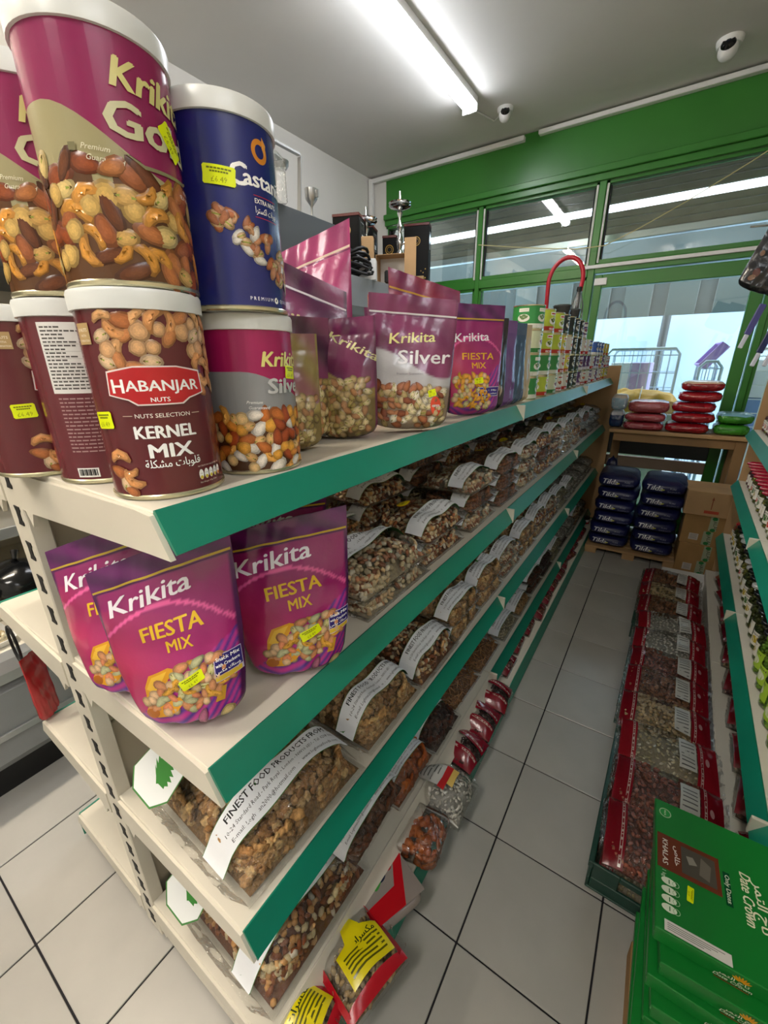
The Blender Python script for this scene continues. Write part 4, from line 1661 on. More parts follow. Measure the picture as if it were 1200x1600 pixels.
# the big near bags
def place(t, loc, rz, tilt=(0, 0), group=None):
    t.location = loc
    t.rotation_euler = (tilt[0], tilt[1], rz)
    if group:
        t['group'] = group
    return t


place(film_bag('nut_bag', 'large clear bag of walnut halves at the near end of the third shelf', .325, .35, .085, 'walnut', 31, .0130, .0155, card=True, tail=.02, strip_w=.066, sv=-.235, hi=False), (-.408, -.224, .5395), H90 - .04, (0, 0))
place(film_bag('nut_bag', 'clear bag of walnut halves, second from the near end of the third shelf', .255, .33, .085, 'walnut', 32, .0130, .0155, tail=.02, strip_w=.056, sv=-.27), (-.400, .090, .5395), H90, (0, 0))
place(film_bag('nut_bag', 'clear bag of mixed nuts with yellow oval sticker, third along the third shelf', .25, .30, .085, 'mixed', 33, .013, .0140, tail=.02, strip_w=.056, sv=-.30, sticker=(-.01, .04), price='£8.79'), (-.382, .345, .5395), H90, (0, 0))
place(film_bag('nut_bag', 'large clear bag of mixed nuts at the near end of the fourth shelf', .33, .36, .085, 'mixed', 34, .0145, .0152, card=True, tail=.02, strip_w=.062, sv=-.24, sticker=(.08, .02), price='£8.79'), (-.412, -.222, .1625), H90 - .03, (0, 0))
place(film_bag('nut_bag', 'clear bag of long brown pecans lying over the mixed nuts on the fourth shelf', .24, .17, .045, 'pecan', 35, .0155, .0175, tail=.035, strip_w=.056, sv=-.16), (-.315, .000, .250), H90, (0.0, -.12))
place(film_bag('nut_bag', 'clear bag of orange dried apricots with yellow sticker on the fourth shelf', .23, .22, .06, 'apricot', 36, .018, .020, tail=.02, strip_w=.040, sv=-.22, sticker=(-.07, .03), price='£2.50'), (-.352, .225, .1585), H90, (0, 0))
place(film_bag('nut_bag', 'clear bag of dark dried figs between apricots and crackers on the fourth shelf', .20, .22, .055, 'date', 37, .017, .019, tail=.02, strip_w=.032, sv=-.10), (-.345, .44, .1585), H90, (0, 0))
place(film_bag('nut_bag', 'clear bag of mixed nuts with a broad label strip, front row beside the magenta pouches', .29, .215, .065, 'pale', 38, .0140, .0148, tail=.03, strip_w=.056, sv=-.02), (-.345, .105, .9565), H90, (0.0, 0))
place(film_bag('nut_bag', 'clear bag of pale mixed nuts lying under the broad-labelled bag', .28, .215, .045, 'pale', 39, .0135, .0145, tail=.02, strip=False), (-.345, .11, .9105), H90, (0.0, 0))

rr = random.Random(99)
SEQ = {
    0.910: (['mixed_0', 'pale_1', 'brown_0', 'pale_0', 'mixed_1', 'pale_1', 'pale_0', 'peanut_1', 'brown_0', 'white_1', 'white_2', 'candy_2', 'white_2'],
            ['mixed_0', 'brown_0', 'mixed_1', 'raisin_1', 'brown_0', 'raisin_1', 'seeds_1', 'brown_0', 'seeds_0', 'seeds_2', 'white_2', 'white_2', 'white_2']),
    0.536: (['walnut_0', 'walnut_1', 'pale_1', 'walnut_0', 'mixed_1', 'pale_1', 'seeds_1', 'white_0', 'white_2', 'white_2', 'candy_2', 'white_2'],
            ['walnut_0', 'walnut_0', 'brown_0', 'seeds_1', 'peanut_1', 'date_1', 'seeds_0', 'white_2', 'white_2', 'candy_2', 'white_2', 'white_2']),
    0.158: (['sticks_2', 'sticks_2', 'seeds_1', 'peanut_1', 'date_1', 'raisin_1', 'seeds_0', 'white_2', 'white_2', 'pale_1', 'white_2', 'white_2'],
            ['date_1', 'peanut_1', 'brown_0', 'raisin_1', 'date_1', 'seeds_1', 'peanut_1', 'white_2', 'white_2', 'brown_0', 'white_2', 'white_2']),
}
START = {0.910: .37, 0.536: .57, 0.158: .66}
for z, (fr_, bk) in SEQ.items():
    gname = 'clear nut bags on the %s shelf' % SHELF[z]
    for row, seq in enumerate((fr_, bk)):
        seq = seq[:10] + seq[-1:]
        step = (3.18 - START[z]) / (len(seq) - 1)
        for i, key in enumerate(seq):
            y = START[z] + i * step
            nl = {0.910: (2 if i < 1 else 3), 0.536: (2 if i < 5 else 2), 0.158: 1 if i < 4 else 2}[z] + (1 if row == 1 and z > .5 else 0)
            zz = z + .0008
            for l in range(nl):
                k2 = key if (l == nl - 1 or rr.random() < .6) else rr.choice(seq)
                pal = k2.rsplit('_', 1)[0]
                x = (-.338 if row == 0 else -.5375) + rr.uniform(-.003, .003)
                lv = 'bottom' if l == 0 else ('top' if l == nl - 1 else 'middle' if l == 1 else 'upper middle')
                lb = 'clear bag of %s, %s, %s along %s row of %s shelf' % (WORD[pal], lv if nl > 1 else 'single', ORD[i], 'front' if row == 0 else 'back', SHELF[z])
                lay(k2, (x, y + rr.uniform(-.008, .008), zz + .005), H90 + rr.uniform(-.03, .03), lb, gname, (rr.uniform(-.02, .02), rr.uniform(-.02, .02)))
                zz += {'mixed': .063, 'pale': .061, 'walnut': .063, 'brown': .061, 'candy': .07}.get(pal, .056)
# back row near the open end of the second shelf
for i, (key, x, y, l) in enumerate((('brown_0', -.55, .16, 0), ('mixed_1', -.55, .17, 1), ('walnut_0', -.56, -.08, 0), ('brown_0', -.56, -.07, 1))):
    pal = key.rsplit('_', 1)[0]
    lay(key, (x, y, .911 + .054 * l), H90, 'clear bag of %s in shade at the back of the second shelf, %s' % (WORD[pal], ('lower', 'upper', 'nearest lower', 'nearest upper')[i]), 'clear nut bags on the second shelf')
for k, t in PROTO.items():
    if k not in _used:
        print('unused proto', k)

# ================================================================== SACKS, TINS, JARS
def sack(name, label, L, W, T, seed, col, art=None, cat='bag', group=None, loc=(0, 0, 0), rz=0.0, topart=None, mat=None, body='sack_body', var=None, top=None, rot=None):
    """plump filled bag lying flat; printed side faces -Y"""
    t = thing(name, label, cat, loc, rz, group, rot)

    def rw(w):
        return max(0.0, 1 - abs(w) ** 2.6) ** .19
    g = G()
    nw, na = 12, 40
    c1 = hx(col)
    c2 = hx(var or col)
    c3 = hx(top or col)

    def pt(w, a):
        r_ = rw(w)
        ca, sa = math.cos(a), math.sin(a)
        n = noise.noise(Vector((ca * 3, sa * 3 + seed, w * 4 + seed)))
        k = r_ * (1 + .06 * n)
        x = L / 2 * k * (abs(ca) ** .35) * (1 if ca > 0 else -1)
        y = W / 2 * k * (abs(sa) ** .35) * (1 if sa > 0 else -1)
        return Vector((x, y, T / 2 + T / 2 * w + .009 * n * (1 - abs(w) ** 3)))
    vs = []
    for j in range(nw + 1):
        w_ = -1 + 2 * j / nw
        w_ = math.sin(w_ * math.pi / 2)
        w_ = max(-.9999, min(.9999, w_))
        for i in range(na):
            vs.append(pt(w_, 2 * math.pi * i / na))
    fs = []
    cl = []
    for j in range(nw):
        for i in range(na):
            i2 = (i + 1) % na
            fs.append((j * na + i, j * na + i2, (j + 1) * na + i2, (j + 1) * na + i))
    b = len(vs)
    vs.append(Vector((0, 0, 0.0)))
    vs.append(Vector((0, 0, T * 1.03)))
    for i in range(na):
        fs.append((b, (i + 1) % na, i))
        fs.append((b + 1, nw * na + i, nw * na + (i + 1) % na))
    g.V = [tuple(v) for v in vs]
    g.F = fs
    r = random.Random(seed)
    g.K = [(c3 if (top and sum(vs[i].z for i in f) / len(f) > T * .72) else lerp(c1, c2, r.random())) for f in fs]
    g.obj(body, mat or FOILP, t, smooth='all')

    def S(X, Z):
        w = np.clip(2 * Z / T - 1, -.97, .97)
        k = (1 - np.abs(w) ** 2.6) ** .19
        u = np.clip(np.abs(X) / (L / 2 * k), 0, .93)
        y = -W / 2 * k * (1 - u ** 5.7) ** (1 / 5.7) * 1.01
        return np.stack([X, y, Z], 1), np.tile(np.array([[0, -1., 0]]), (len(X), 1))
    if art:
        A = Art(S, step=.02, lift=.003)
        art(A, L, T)
        A.g.obj('front_print', PRINT, t)
    if topart:
        def S2(X, Y):
            return np.stack([X, Y, np.full_like(X, T * 1.0) + .002], 1), np.tile(np.array([[0, 0, 1.]]), (len(X), 1))
        A = Art(S2, step=0, lift=.003)
        topart(A, L, W)
        A.g.obj('top_print', PRINT, t)
    return t


TILDAF = M('blue_sack_foil', attr=True, rough=0.35, spec=0.5, bump=0.5, bscale=14, dist=0.008)


def art_tilda(A, L, T):
    A.text('Tilda', -L * .20, T * .36, T * .50, '#d3d6de', .03, -.02, .25, width=L * .38)
    A.ell(.0, T * .44, .012, .005, '#c9c95a', .2)
    A.text('PURE', L * .22, T * .52, T * .16, '#8f93ad', .01, width=L * .13)
    A.text('BASMATI', L * .24, T * .30, T * .17, '#8f93ad', .01, width=L * .26)
    A.rect(-L * .44, T * .2, -L * .36, T * .26, '#9a9aa8')


pal = thing('wooden_pallet', 'low wooden pallet under the two stacks of navy rice sacks', 'pallet', (.16, 2.93, 0))
for i in range(5):
    G().bbox(-.30, .30, -.20 + i * .10, -.13 + i * .10, .045, .061, .002).obj('top_board', CARD2, pal)
for i in range(3):
    G().bbox(-.30 + .26 * i, -.22 + .26 * i, -.20, .27, .0, .045, .002).obj('bearer', CARD2, pal)
ti = 0
t0 = None
for si, (x, n) in enumerate(((.005, 6), (.283, 6))):
    for k in range(n):
        lab = 'navy blue rice sack, %s of the %s stack under the table' % (('bottom one', 'second from bottom', 'third from bottom', 'fourth from bottom', 'fifth from bottom', 'topmost')[k], ('left', 'right')[si])
        jx, jy = rr.uniform(-.012, .012), rr.uniform(-.015, .015)
        loc = (x + jx, 2.945 + jy, .062 + k * .0935)
        if t0 is None or k == 5:
            t_ = sack('rice_sack', lab, .270, .42, .090 if k < 5 else .10, ti + 3, '#12164a', art_tilda, loc=loc, rz=rr.uniform(-.04, .04), group='navy rice sacks', mat=TILDAF, var='#1a2050')
            if t0 is None:
                t0 = t_
        else:
            dup(t0, loc, rr.uniform(-.05, .05), lab)
        ti += 1
sack('rice_sack', 'crumpled empty-topped navy sack slumped left behind the rice sacks', .10, .11, .66, 77, '#0d1130', None, loc=(-.095, 3.235, .002), group='navy rice sacks', mat=TILDAF, var='#1a2050')

# cardboard boxes
def carton(label, loc, rz, w_, d, h, mat=CARD, flaps=True, art=None, name='cardboard_box'):
    t = thing(name, label, 'box', loc, rz)
    G().bbox(-w_ / 2, w_ / 2, -d / 2, d / 2, 0, h, .003).obj('box_body', mat, t)
    if flaps:
        G().bbox(-w_ / 2 + .001, w_ / 2 - .001, -d / 2 + .001, -.003, h, h + .004, .001).obj('top_flap', mat, t)
        G().bbox(-w_ / 2 + .001, w_ / 2 - .001, .003, d / 2 - .001, h, h + .004, .001).obj('top_flap', mat, t)
    if art:
        A = Art(lambda X, Y: (np.stack([X, np.full_like(X, -d / 2), Y], 1), np.tile(np.array([[0, -1., 0]]), (len(X), 1))), step=0)
        art(A, w_, h)
        A.g.obj('front_print', PAPER, t)
    return t


def art_halal(A, w_, h):
    A.rect(w_ * .02, h * .02, w_ * .24, h * .48, '#9fa88c')
    A.rect(w_ * .10, h * .52, w_ * .28, h * .98, '#9fa88c').up()
    A.text('HALAL', w_ * .13, h * .22, .03, '#3f4a38', .0, -1.4)
    A.text('HALAL', w_ * .19, h * .74, .03, '#3f4a38', .0, -1.4)
    for y in (.08, .93, .55, .44):
        A.ell(w_ * (.13 if y < .5 else .20), h * y, .014, .012, '#23783c')
    A.rect(-w_ * .30, h * .14, -w_ * .08, h * .36, '#c9c2ba').up()
    for i in range(5):
        A.rect(-w_ * .27, h * (.32 - i * .035), -w_ * .11, h * (.33 - i * .035), '#6a625c')


def art_arrow(A, w_, h):
    A.rect(w_ * .04, h * .30, w_ * .06, h * .75, '#8a4a30')
    A.poly([(w_ * .02, h * .68), (w_ * .08, h * .68), (w_ * .05, h * .82)], '#8a4a30')
    A.rect(-w_ * .08, h * .12, w_ * .22, h * .24, '#b0442e')


carton('tall brown box with green tape marks, bottom of the pile by the right shelves', (.560, 2.845, .0), .02, .235, .26, .23, art=art_halal, flaps=False)
carton('brown box with green tape marks, middle of the pile by the right shelves', (.556, 2.845, .2305), .0, .235, .26, .21, art=art_halal, flaps=False)
tb_ = carton('brown box with red arrow and half-open lid on top of the pile', (.548, 2.835, .441), .03, .262, .27, .165, mat=CARD2, flaps=False, art=art_arrow)
g = G()
mm = Matrix.Translation(Vector((0, .135, .166))) @ Matrix.Rotation(.10, 4, 'X')
g.bbox(-.131, .131, -.268, .0, 0, .004, .001, m=mm)
g.obj('lid_flap', CARD2, tb_)
carton('white cardboard tray edge lying beyond the crates', (.53, 2.56, .001), .05, .30, .16, .05, mat=WHITEP, flaps=False, name='cardboard_tray')

# table behind with rice packs
tab = thing('wooden_table', 'rough wooden table against the shop front holding rice packs', 'table', (.25, 3.235, 0))
G().bbox(-.395, .47, -.19, .185, .895, .92, .003).obj('tabletop', CARD2, tab)
WOODP = M('pale_wood', '#a07c50', 0.6, var=.25, vscale=3, stretch=(1, 1, .1))
for x in (-.385, .39):
    for y in ((.12,) if x < 0 else (-.17, .12)):
        G().bbox(x, x + .06, y, y + .045, 0, .895, .003).obj('leg', WOODP, tab)
G().bbox(-.36, .39, -.165, -.145, .83, .894, .003).obj('apron', WOODP, tab)
REDF = M('red_foil', attr=True, rough=0.2, spec=0.7, bump=0.9, bscale=26, dist=0.010)
for k in range(5):
    sack('rice_pack', 'glossy red rice pack, %s of the five-high stack on the table' % ('bottom one', 'second up', 'middle one', 'fourth up', 'topmost')[k], .262 - .004 * k, .24, .070, 40 + k, '#a8141f', None, loc=(.345 + rr.uniform(-.012, .012) + (.012 * k), 3.17, .921 + k * .0725), rz=rr.uniform(-.06, .06), group='red rice packs', mat=REDF, var='#7a0c18', top='#d9b9a0' if k == 4 else None)
for k in range(3):
    sack('rice_pack', 'dull pinkish red rice pack, %s of the three-high stack on the table' % ('bottom one', 'middle one', 'topmost')[k], .265, .24, (.06, .062, .09)[k], 50 + k, ('#96182a', '#b04048', '#9c4440')[k], None, loc=(.07 + .006 * k, 3.17, .921 + (0, .062, .126)[k]), rz=rr.uniform(-.06, .06), group='red rice packs', mat=REDF, var='#b8606a')
for k in range(2):
    sack('rice_pack', 'bright green rice pack with pale blue top, %s of two on the table end' % ('lower', 'upper')[k], .20, .22, .075, 60 + k, '#3f9a28', None, loc=(.60 + .008 * k, 3.19, .921 + .077 * k), group='green rice packs', mat=REDF, var='#2f7a20', top='#7fb6cc' if k else None)
sack('rice_pack', 'small dark blue pack with white top beside the pink packs', .10, .16, .13, 66, '#1a2c5a', None, loc=(-.115, 3.20, .921), mat=REDF, top='#b9bcc4', var='#22406a')
sack('rice_pack', 'white and blue pack leaning on the dark blue pack', .11, .12, .12, 67, '#b9c6d0', None, loc=(-.115, 3.19, 1.054), mat=REDF, top='#c9c0b0', var='#8ab0c4')

# ---- tins on the top shelf
def tin_proto(c_main, c_low, c_blob, text, r=.057, h=.083, lid=True, c_blob2=None):
    t = thing('food_tin', 'x', 'tin', (0, 0, 0))
    G().lathe([(r - .002, .002), (r, .003), (r, h - .003), (r - .002, h - .002)], 28, cap=True).obj('tin_body', M('tin_paper_' + c_main.strip('#'), c_main, .35), t, smooth=True)
    g = G()
    for z in (0, h - .004):
        g.lathe([(r - .004, z + (.0 if z == 0 else .001)), (r + .0012, z), (r + .0014, z + .004), (r - .002, z + .004)], 28, cap=False)
    g.obj('tin_rim', TIN, t, smooth=True)
    if lid:
        G().lathe([(0, h - .0025), (r - .003, h - .0025)], 28, cap=False).obj('tin_lid', TIN, t)
    A = Art(can_S(r, -math.pi / 2), step=.008, lift=.0004)
    for q in range(14):
        a = -math.pi * r + q * 2 * math.pi * r / 14
        A.rect(a, .005, a + 2 * math.pi * r / 14, h * .24, c_low)
    A.up()
    for sft in (-.075, 0, .075):
        A.ell(sft, h * .47, .022, .013, '#e6e6dc').up()
        for dx, dy in ((-.009, .002), (.001, .006), (.009, .001), (-.002, -.003)):
            A.ell(sft + dx, h * .49 + dy, .0075, .0042, c_blob2 if (c_blob2 and dx > 0) else c_blob, dx * 60)
        A.up()
        A.rect(sft - .018, h * .72, sft + .018, h * .86, '#f2f0e6').up()
        A.rect(sft - .014, h * .76, sft + .014, h * .82, c_low)
        A.layer = 1
    A.text(text, 0, h * .08, .011, '#ffffff', .02, width=.04)
    A.g.obj('tin_label', PRINT, t, smooth='all')
    return t


TINS = [(tin_proto('#b4c43a', '#b8321f', '#5c6a2a', 'VINE LEAVES', c_blob2='#8a9a3a'), 'yellow-green tin with red base band'),
        (tin_proto('#2f8a44', '#d9dccf', '#6f8a5a', 'DOLMAS'), 'mid green tin with white panel'),
        (tin_proto('#c9d2b0', '#2f7a3a', '#7a3a2a', 'EGGPLANT'), 'pale green tin with dark picture'),
        (tin_proto('#1f2a28', '#2f4a3a', '#6a6a5a', 'OLIVES', r=.042, h=.084), 'black and dark green tin'),
        (tin_proto('#d9d6cc', '#a8241f', '#b85a3a', 'BEANS', r=.042, h=.084), 'white tin with brick red band'),
        (tin_proto('#5c3a6a', '#d9d0d9', '#8a4a5a', 'KIDNEY', r=.038, h=.084), 'purple and white tin'),
        (tin_proto('#3a5aa0', '#d9d9d0', '#c9a04a', 'TUNA', r=.038, h=.084), 'blue and white tin'),
        (tin_proto('#d8c840', '#c05a1f', '#8aa03a', 'CORN', r=.038, h=.084), 'yellow tin with orange band')]
tused = set()
ORD2 = ORD + ['seventeenth', 'eighteenth', 'nineteenth', 'twentieth', 'twenty-first', 'twenty-second', 'twenty-third', 'twenty-fourth']


def put_tin(i, loc, rz, label):
    t, w_ = TINS[i]
    if i not in tused:
        tused.add(i)
        t.location = loc
        t.rotation_euler = (0, 0, rz)
        t['label'] = label
        t['group'] = 'food tins on the top shelf'
        return
    dup(t, loc, rz, label, 'food tins on the top shelf')


cols_ = [(1.10, 4, [1, 1, 2, 1]), (1.265, 4, [0, 1, 0, 0]), (1.43, 4, [2, 1, 0, 0]), (1.57, 4, [4, 4, 7, 3]), (1.70, 4, [4, 7, 4, 3]), (1.82, 4, [3, 3, 3, 3]), (1.94, 4, [3, 3, 3, 3]),
         (2.08, 4, [5, 5, 4, 5]), (2.20, 3, [4, 5, 4]), (2.33, 3, [4, 5, 6]), (2.46, 2, [5, 4]), (2.58, 3, [4, 5, 6]), (2.70, 3, [5, 5, 6]), (2.83, 3, [4, 7, 6]), (2.96, 3, [7, 5, 7]), (3.10, 3, [7, 4, 7]), (3.22, 2, [7, 4])]
for ci, (y, n, ks) in enumerate(cols_):
    for row in range(3 if y < 2.1 else 2):
        for k in range(max(1, n - (0 if row == 0 else 2 if y < 1.4 else 1))):
            h_ = sum((.0834 if kk < 3 else .0844) for kk in ks[:k])
            lb = '%s, %s up, %s stack, %s row' % (TINS[ks[k]][1], ORD[k], ORD2[ci], ('front', 'middle', 'rear')[row])
            put_tin(ks[k], ((-.292 - .118 * row) if y < 1.5 else (-.282 - .105 * row), y, 1.2836 + h_), H90 - .12 + rr.uniform(-.3, .3), lb)
big = tin_proto('#b9c840', '#b8321f', '#e0ddd0', 'VINE LEAVES', r=.062, h=.085)
big.location = (-.61, 1.42, 1.524)
big['label'] = 'large yellow-green tin standing alone above the rear tins'
plinth_t = carton('plain low carton under the large yellow-green tin', (-.61, 1.42, 1.2836), 0, .15, .16, .24, mat=CARD2, flaps=False)

# lidded clear tubs of dark sweets on top of the tins
for i, (x, y) in enumerate(((-.285, 1.60), (-.283, 1.82))):
    z = 1.2836 + [.3370, .3380, .3380][i] + .002
    t_ = thing('plastic_tub', 'small dark lidded tub, %s of the two on top of the tins' % ('nearer', 'farther')[i], 'tub', (x, y, z), .2 * i, 'dark lidded tubs')
    G().lathe([(.034, 0), (.038, .03), (.038, .034)], 24).obj('tub_body', M('dark_tub', '#2a2c2e', .2), t_, smooth=True)
    G().lathe([(.041, .034), (.041, .04), (.036, .043)], 24).obj('tub_lid', M('grey_tub_lid', '#3c4042', .25), t_, smooth=True)

# ---- red hose and black pipe in clear bag
pts = [(-.53, 2.30, 1.60)]
for k in range(17):
    a = math.pi * (1 - k / 16)
    pts.append((-.43 + .095 * math.cos(a), 2.25 + .02 * math.sin(a), 1.86 + .125 * math.sin(a)))
pts.append((-.335, 2.22, 1.80))
tag(G().tube(pts, .012, 12).obj('rubber_hose', M('red_hose', '#b0182c', .35), None, smooth=True), 'red rubber hose arching up above the tins', 'hose')
t_ = thing('hookah_pipe', 'black and chrome hose handle in a clear sleeve hanging from the red hose', 'pipe', (-.335, 2.19, 1.47))
G().lathe([(.010, 0), (.014, .02), (.010, .05), (.016, .10), (.009, .14), (.011, .30), (.006, .33)], 14).obj('pipe_body', BLACK, t_, smooth=True)
G().lathe([(.034, .0), (.040, .1), (.034, .25), (.012, .32)], 20, cap=False).obj('clear_sleeve', FILM2, t_, smooth=True)
G().lathe([(.018, .06), (.020, .07), (.018, .08)], 14).obj('chrome_collar', CHROME, t_, smooth=True)
G().lathe([(.0135, .32), (.0135, .345)], 14).obj('end_cap', BLACK, t_, smooth=True)

# ================================================================== BASE SHELF GOODS, LEFT
def flat_print(L, W, T, seed):
    Z = pillow_top(L, W, T, seed)

    def S(X, Y):
        z = np.array([Z(max(-L * .49, min(L * .49, x)), max(-W * .49, min(W * .49, y))) for x, y in zip(X, Y)]) + .010
        return np.stack([X, Y, z], 1), np.tile(np.array([[0, 0, 1.]]), (len(X), 1))
    return S


def red_bag(label, pal, L, W, T, seed, art=None, sz=.013, sp=.0155, ends=.20, endc='#8c1020', cat='bag', group=None, name='nut_bag'):
    """clear bag with printed coloured ends and a window of nuts"""
    t = film_bag(name, label, L, W, T, pal, seed, sz, sp, strip=False, tail=.014)
    S = flat_print(L, W, T, seed)
    for a, b in ((-L * .5, -L * .5 + L * ends), (L * .5 - L * ends * 1.3, L * .5)):
        A = Art(S, step=.02, lift=.002)
        A.rect(a, -W * .49, b, W * .49, endc)
        if ends > .1:
            m_ = a + (b - a) * (.80 if a < 0 else .2)
            A.up().rect(m_ - .0035, -W * .47, m_ + .0035, W * .47, '#b9a09a').up()
            for q in range(9):
                A.rect(m_ - .002, -W * .44 + q * W * .1, m_ + .002, -W * .37 + q * W * .1, '#7a1420')
        A.g.obj('printed_end', FOILP, t, smooth='all')
    if art:
        A = Art(S, step=.02, lift=.002)
        A.up()
        art(A, L, W)
        A.g.obj('bag_label', PRINT, t, smooth='all')
    if group:
        t['group'] = group
    return t


def art_pist(A, L, W):
    A.rect(-L * .5, -W * .49, L * .5, -W * .40, '#b01424').rect(-L * .5, W * .40, L * .5, W * .49, '#b01424').up()
    A.poly([(-L * .28, -W * .36), (L * .42, -W * .36), (L * .42, W * .0), (L * .20, W * .06), (L * .12, W * .26), (-L * .02, W * .26), (-L * .10, W * .02), (-L * .28, -W * .02)], '#e0d010').up()
    A.text(arabic('فستق حلبي') if False else arabic('مكسرات'), L * .14, -W * .08, .020, '#2a3a10', .03)
    for i in range(5):
        A.rect(-L * .22, -W * (.12 + .045 * i), L * .36, -W * (.10 + .045 * i), '#5a5a10')
    A.sticker(-L * .08, W * .22, .030, .013, .5)


t_ = red_bag('red and yellow printed bag of pistachios hanging over the bottom shelf edge', 'pistshell', .165, .20, .045, 71, art_pist, ends=.06, endc='#b01424')
place(t_, (-.172, -.205, .105), H90 - .15, (0, 0))
t_.rotation_euler = (-.22, 0, H90 - .25)
t_ = red_bag('yellow and red printed bag of pistachios at the nearest end of the bottom shelf', 'pistshell', .15, .19, .045, 72, art_pist, ends=.06, endc='#b01424')
place(t_, (-.215, -.365, .098), H90 + .25)
t_.rotation_euler = (-.10, 0, H90 + .2)


def art_cran(A, L, W):
    for q in range(6):
        A.rect(-L * .5 + L * q / 6, -W * .49, -L * .5 + L * (q + 1) / 6, W * .30, '#8a807a')
    A.up()
    A.poly([(-L * .5, -W * .49), (L * .1, -W * .49), (L * .5, W * .1), (L * .5, W * .34), (L * .1, -W * .2), (-L * .5, -W * .25)], '#b0121c').up()
    A.ell(-L * .05, W * .05, .022, .022, '#1c2238').ell(L * .06, W * .10, .015, .015, '#2c3456').up()
    A.ell(-L * .12, -W * .05, .018, .007, '#3a8a3a', .7)
    A.ell(L * .16, W * .20, .012, .012, '#a01828').ell(L * .22, W * .13, .012, .012, '#b82030').ell(L * .18, W * .06, .010, .010, '#a01828')
    A.text('BERRY', -L * .22, W * .22, .012, '#2a2424', .02, .3)


t_ = sack('fruit_pouch', 'grey and red dried fruit pouch with a dark berry picture, lying on the bottom shelf', .15, .19, .04, 73, '#8a807a', None, topart=art_cran, mat=FOILP)
place(t_, (-.200, -.045, .079), H90 - .35)
t_.rotation_euler = (-.16, 0, H90 - .4)

# apricot tub
t_ = thing('fruit_tub', 'clear ribbed tub of orange dried apricots sticking out of the bottom shelf', 'tub', (-.178, .115, .076), .12)
pp, _ = fill_points(.135, .13, .045, 74, .020)
me = nut_mesh('apricots', pp, 'apricot', .019, 74)
o = bpy.data.objects.new('apricots', me)
C.objects.link(o)
o.parent = t_
o['kind'] = 'stuff'
o.location = (0, 0, .012)


def rrect(hw, hh, r_, n=5):
    out = []
    for cx, cy, a0 in ((hw - r_, hh - r_, 0), (-hw + r_, hh - r_, 90), (-hw + r_, -hh + r_, 180), (hw - r_, -hh + r_, 270)):
        for k in range(n):
            a = math.radians(a0 + 90 * k / (n - 1))
            out.append((cx + r_ * math.cos(a), cy + r_ * math.sin(a)))
    return out


g = G()
rings = []
for (s_, z) in ((.86, 0), (.90, .006), (.88, .012), (.93, .018), (.91, .024), (.96, .030), (.94, .036), (.99, .042), (1.03, .047), (1.03, .052), (.99, .062), (.90, .066)):
    rings.append([(x * s_, y * s_, z) for x, y in rrect(.074, .072, .022)])
vs = [p for r_ in rings for p in r_]
m_ = len(rings[0])
fs = [(j * m_ + i, j * m_ + (i + 1) % m_, (j + 1) * m_ + (i + 1) % m_, (j + 1) * m_ + i) for j in range(len(rings) - 1) for i in range(m_)]
fs += [tuple(range((len(rings) - 1) * m_, len(rings) * m_)), tuple(reversed(range(m_)))]
g.add(vs, fs)
g.obj('clear_shell', FILM2, t_, smooth=True)


def art_pump(A, L, W):
    A.rect(-L * .22, -W * .05, L * .25, W * .45, '#b9b9b4').up()
    A.rect(-L * .24, -W * .16, L * .26, -W * .05, '#b0282a').rect(-L * .1, -W * .26, L * .26, -W * .16, '#d0b060').up()
    for i in range(6):
        A.rect(-L * .18, W * (.02 + .06 * i), L * .2, W * (.04 + .06 * i), '#6a6a68')


t_ = red_bag('clear bag of white pumpkin seeds with a grey and red label on the bottom shelf', 'white', .165, .20, .075, 75, art_pump, ends=.02, endc='#c9c9c4', sz=.015, sp=.0155)
place(t_, (-.185, .275, .085), H90)
t_.rotation_euler = (-.10, 0, H90)
for i, y in enumerate((.47, .62, .77)):
    t_ = red_bag('dark red printed bag of dried fruit, %s of three on the bottom shelf' % ('nearest', 'middle', 'farthest')[i], 'raisin', .15, .19, .055, 80 + i, None, ends=.34, endc='#7a0e22')
    place(t_, (-.215, y, .078), H90 + .1 * (i - 1), group='dark red bags on the bottom shelf')
tr_ = red_bag('small dark red pack lying flat', 'red', .15, .15, .035, 84, None, ends=.30, endc='#6a1020')
tr_['label'] = 'small dark red pack, first of the row along the bottom shelf'
tr_['group'] = 'small red packs on the bottom shelf'
tr_.location = (-.25, 1.0, .074)
tr_.rotation_euler = (0, 0, H90)
for i in range(1, 12):
    dup(tr_, (-.25 + rr.uniform(-.015, .015), 1.0 + i * .175, .074), H90 + rr.uniform(-.2, .2), 'small dark red pack, %s of the row along the bottom shelf' % ORD[i], 'small red packs on the bottom shelf')
t_ = thing('seed_tub', 'white lidded plastic tub with a red band at the far end of the bottom shelf', 'tub', (-.235, 3.13, .074))
G().lathe([(.05, 0), (.055, .06)], 28).obj('tub_body', WHITEP, t_, smooth=True)
G().lathe([(.0555, .02), (.0558, .035)], 28, cap=False).obj('red_band', M('red_band', '#b02020', .4), t_, smooth=True)
G().lathe([(.058, .06), (.058, .07), (.05, .074)], 28).obj('tub_lid', BLACK, t_, smooth=True)

# ================================================================== CRATES AND RED BAGS, RIGHT
CRG = M('dark_green_crate', '#143f33', .4, var=.15)


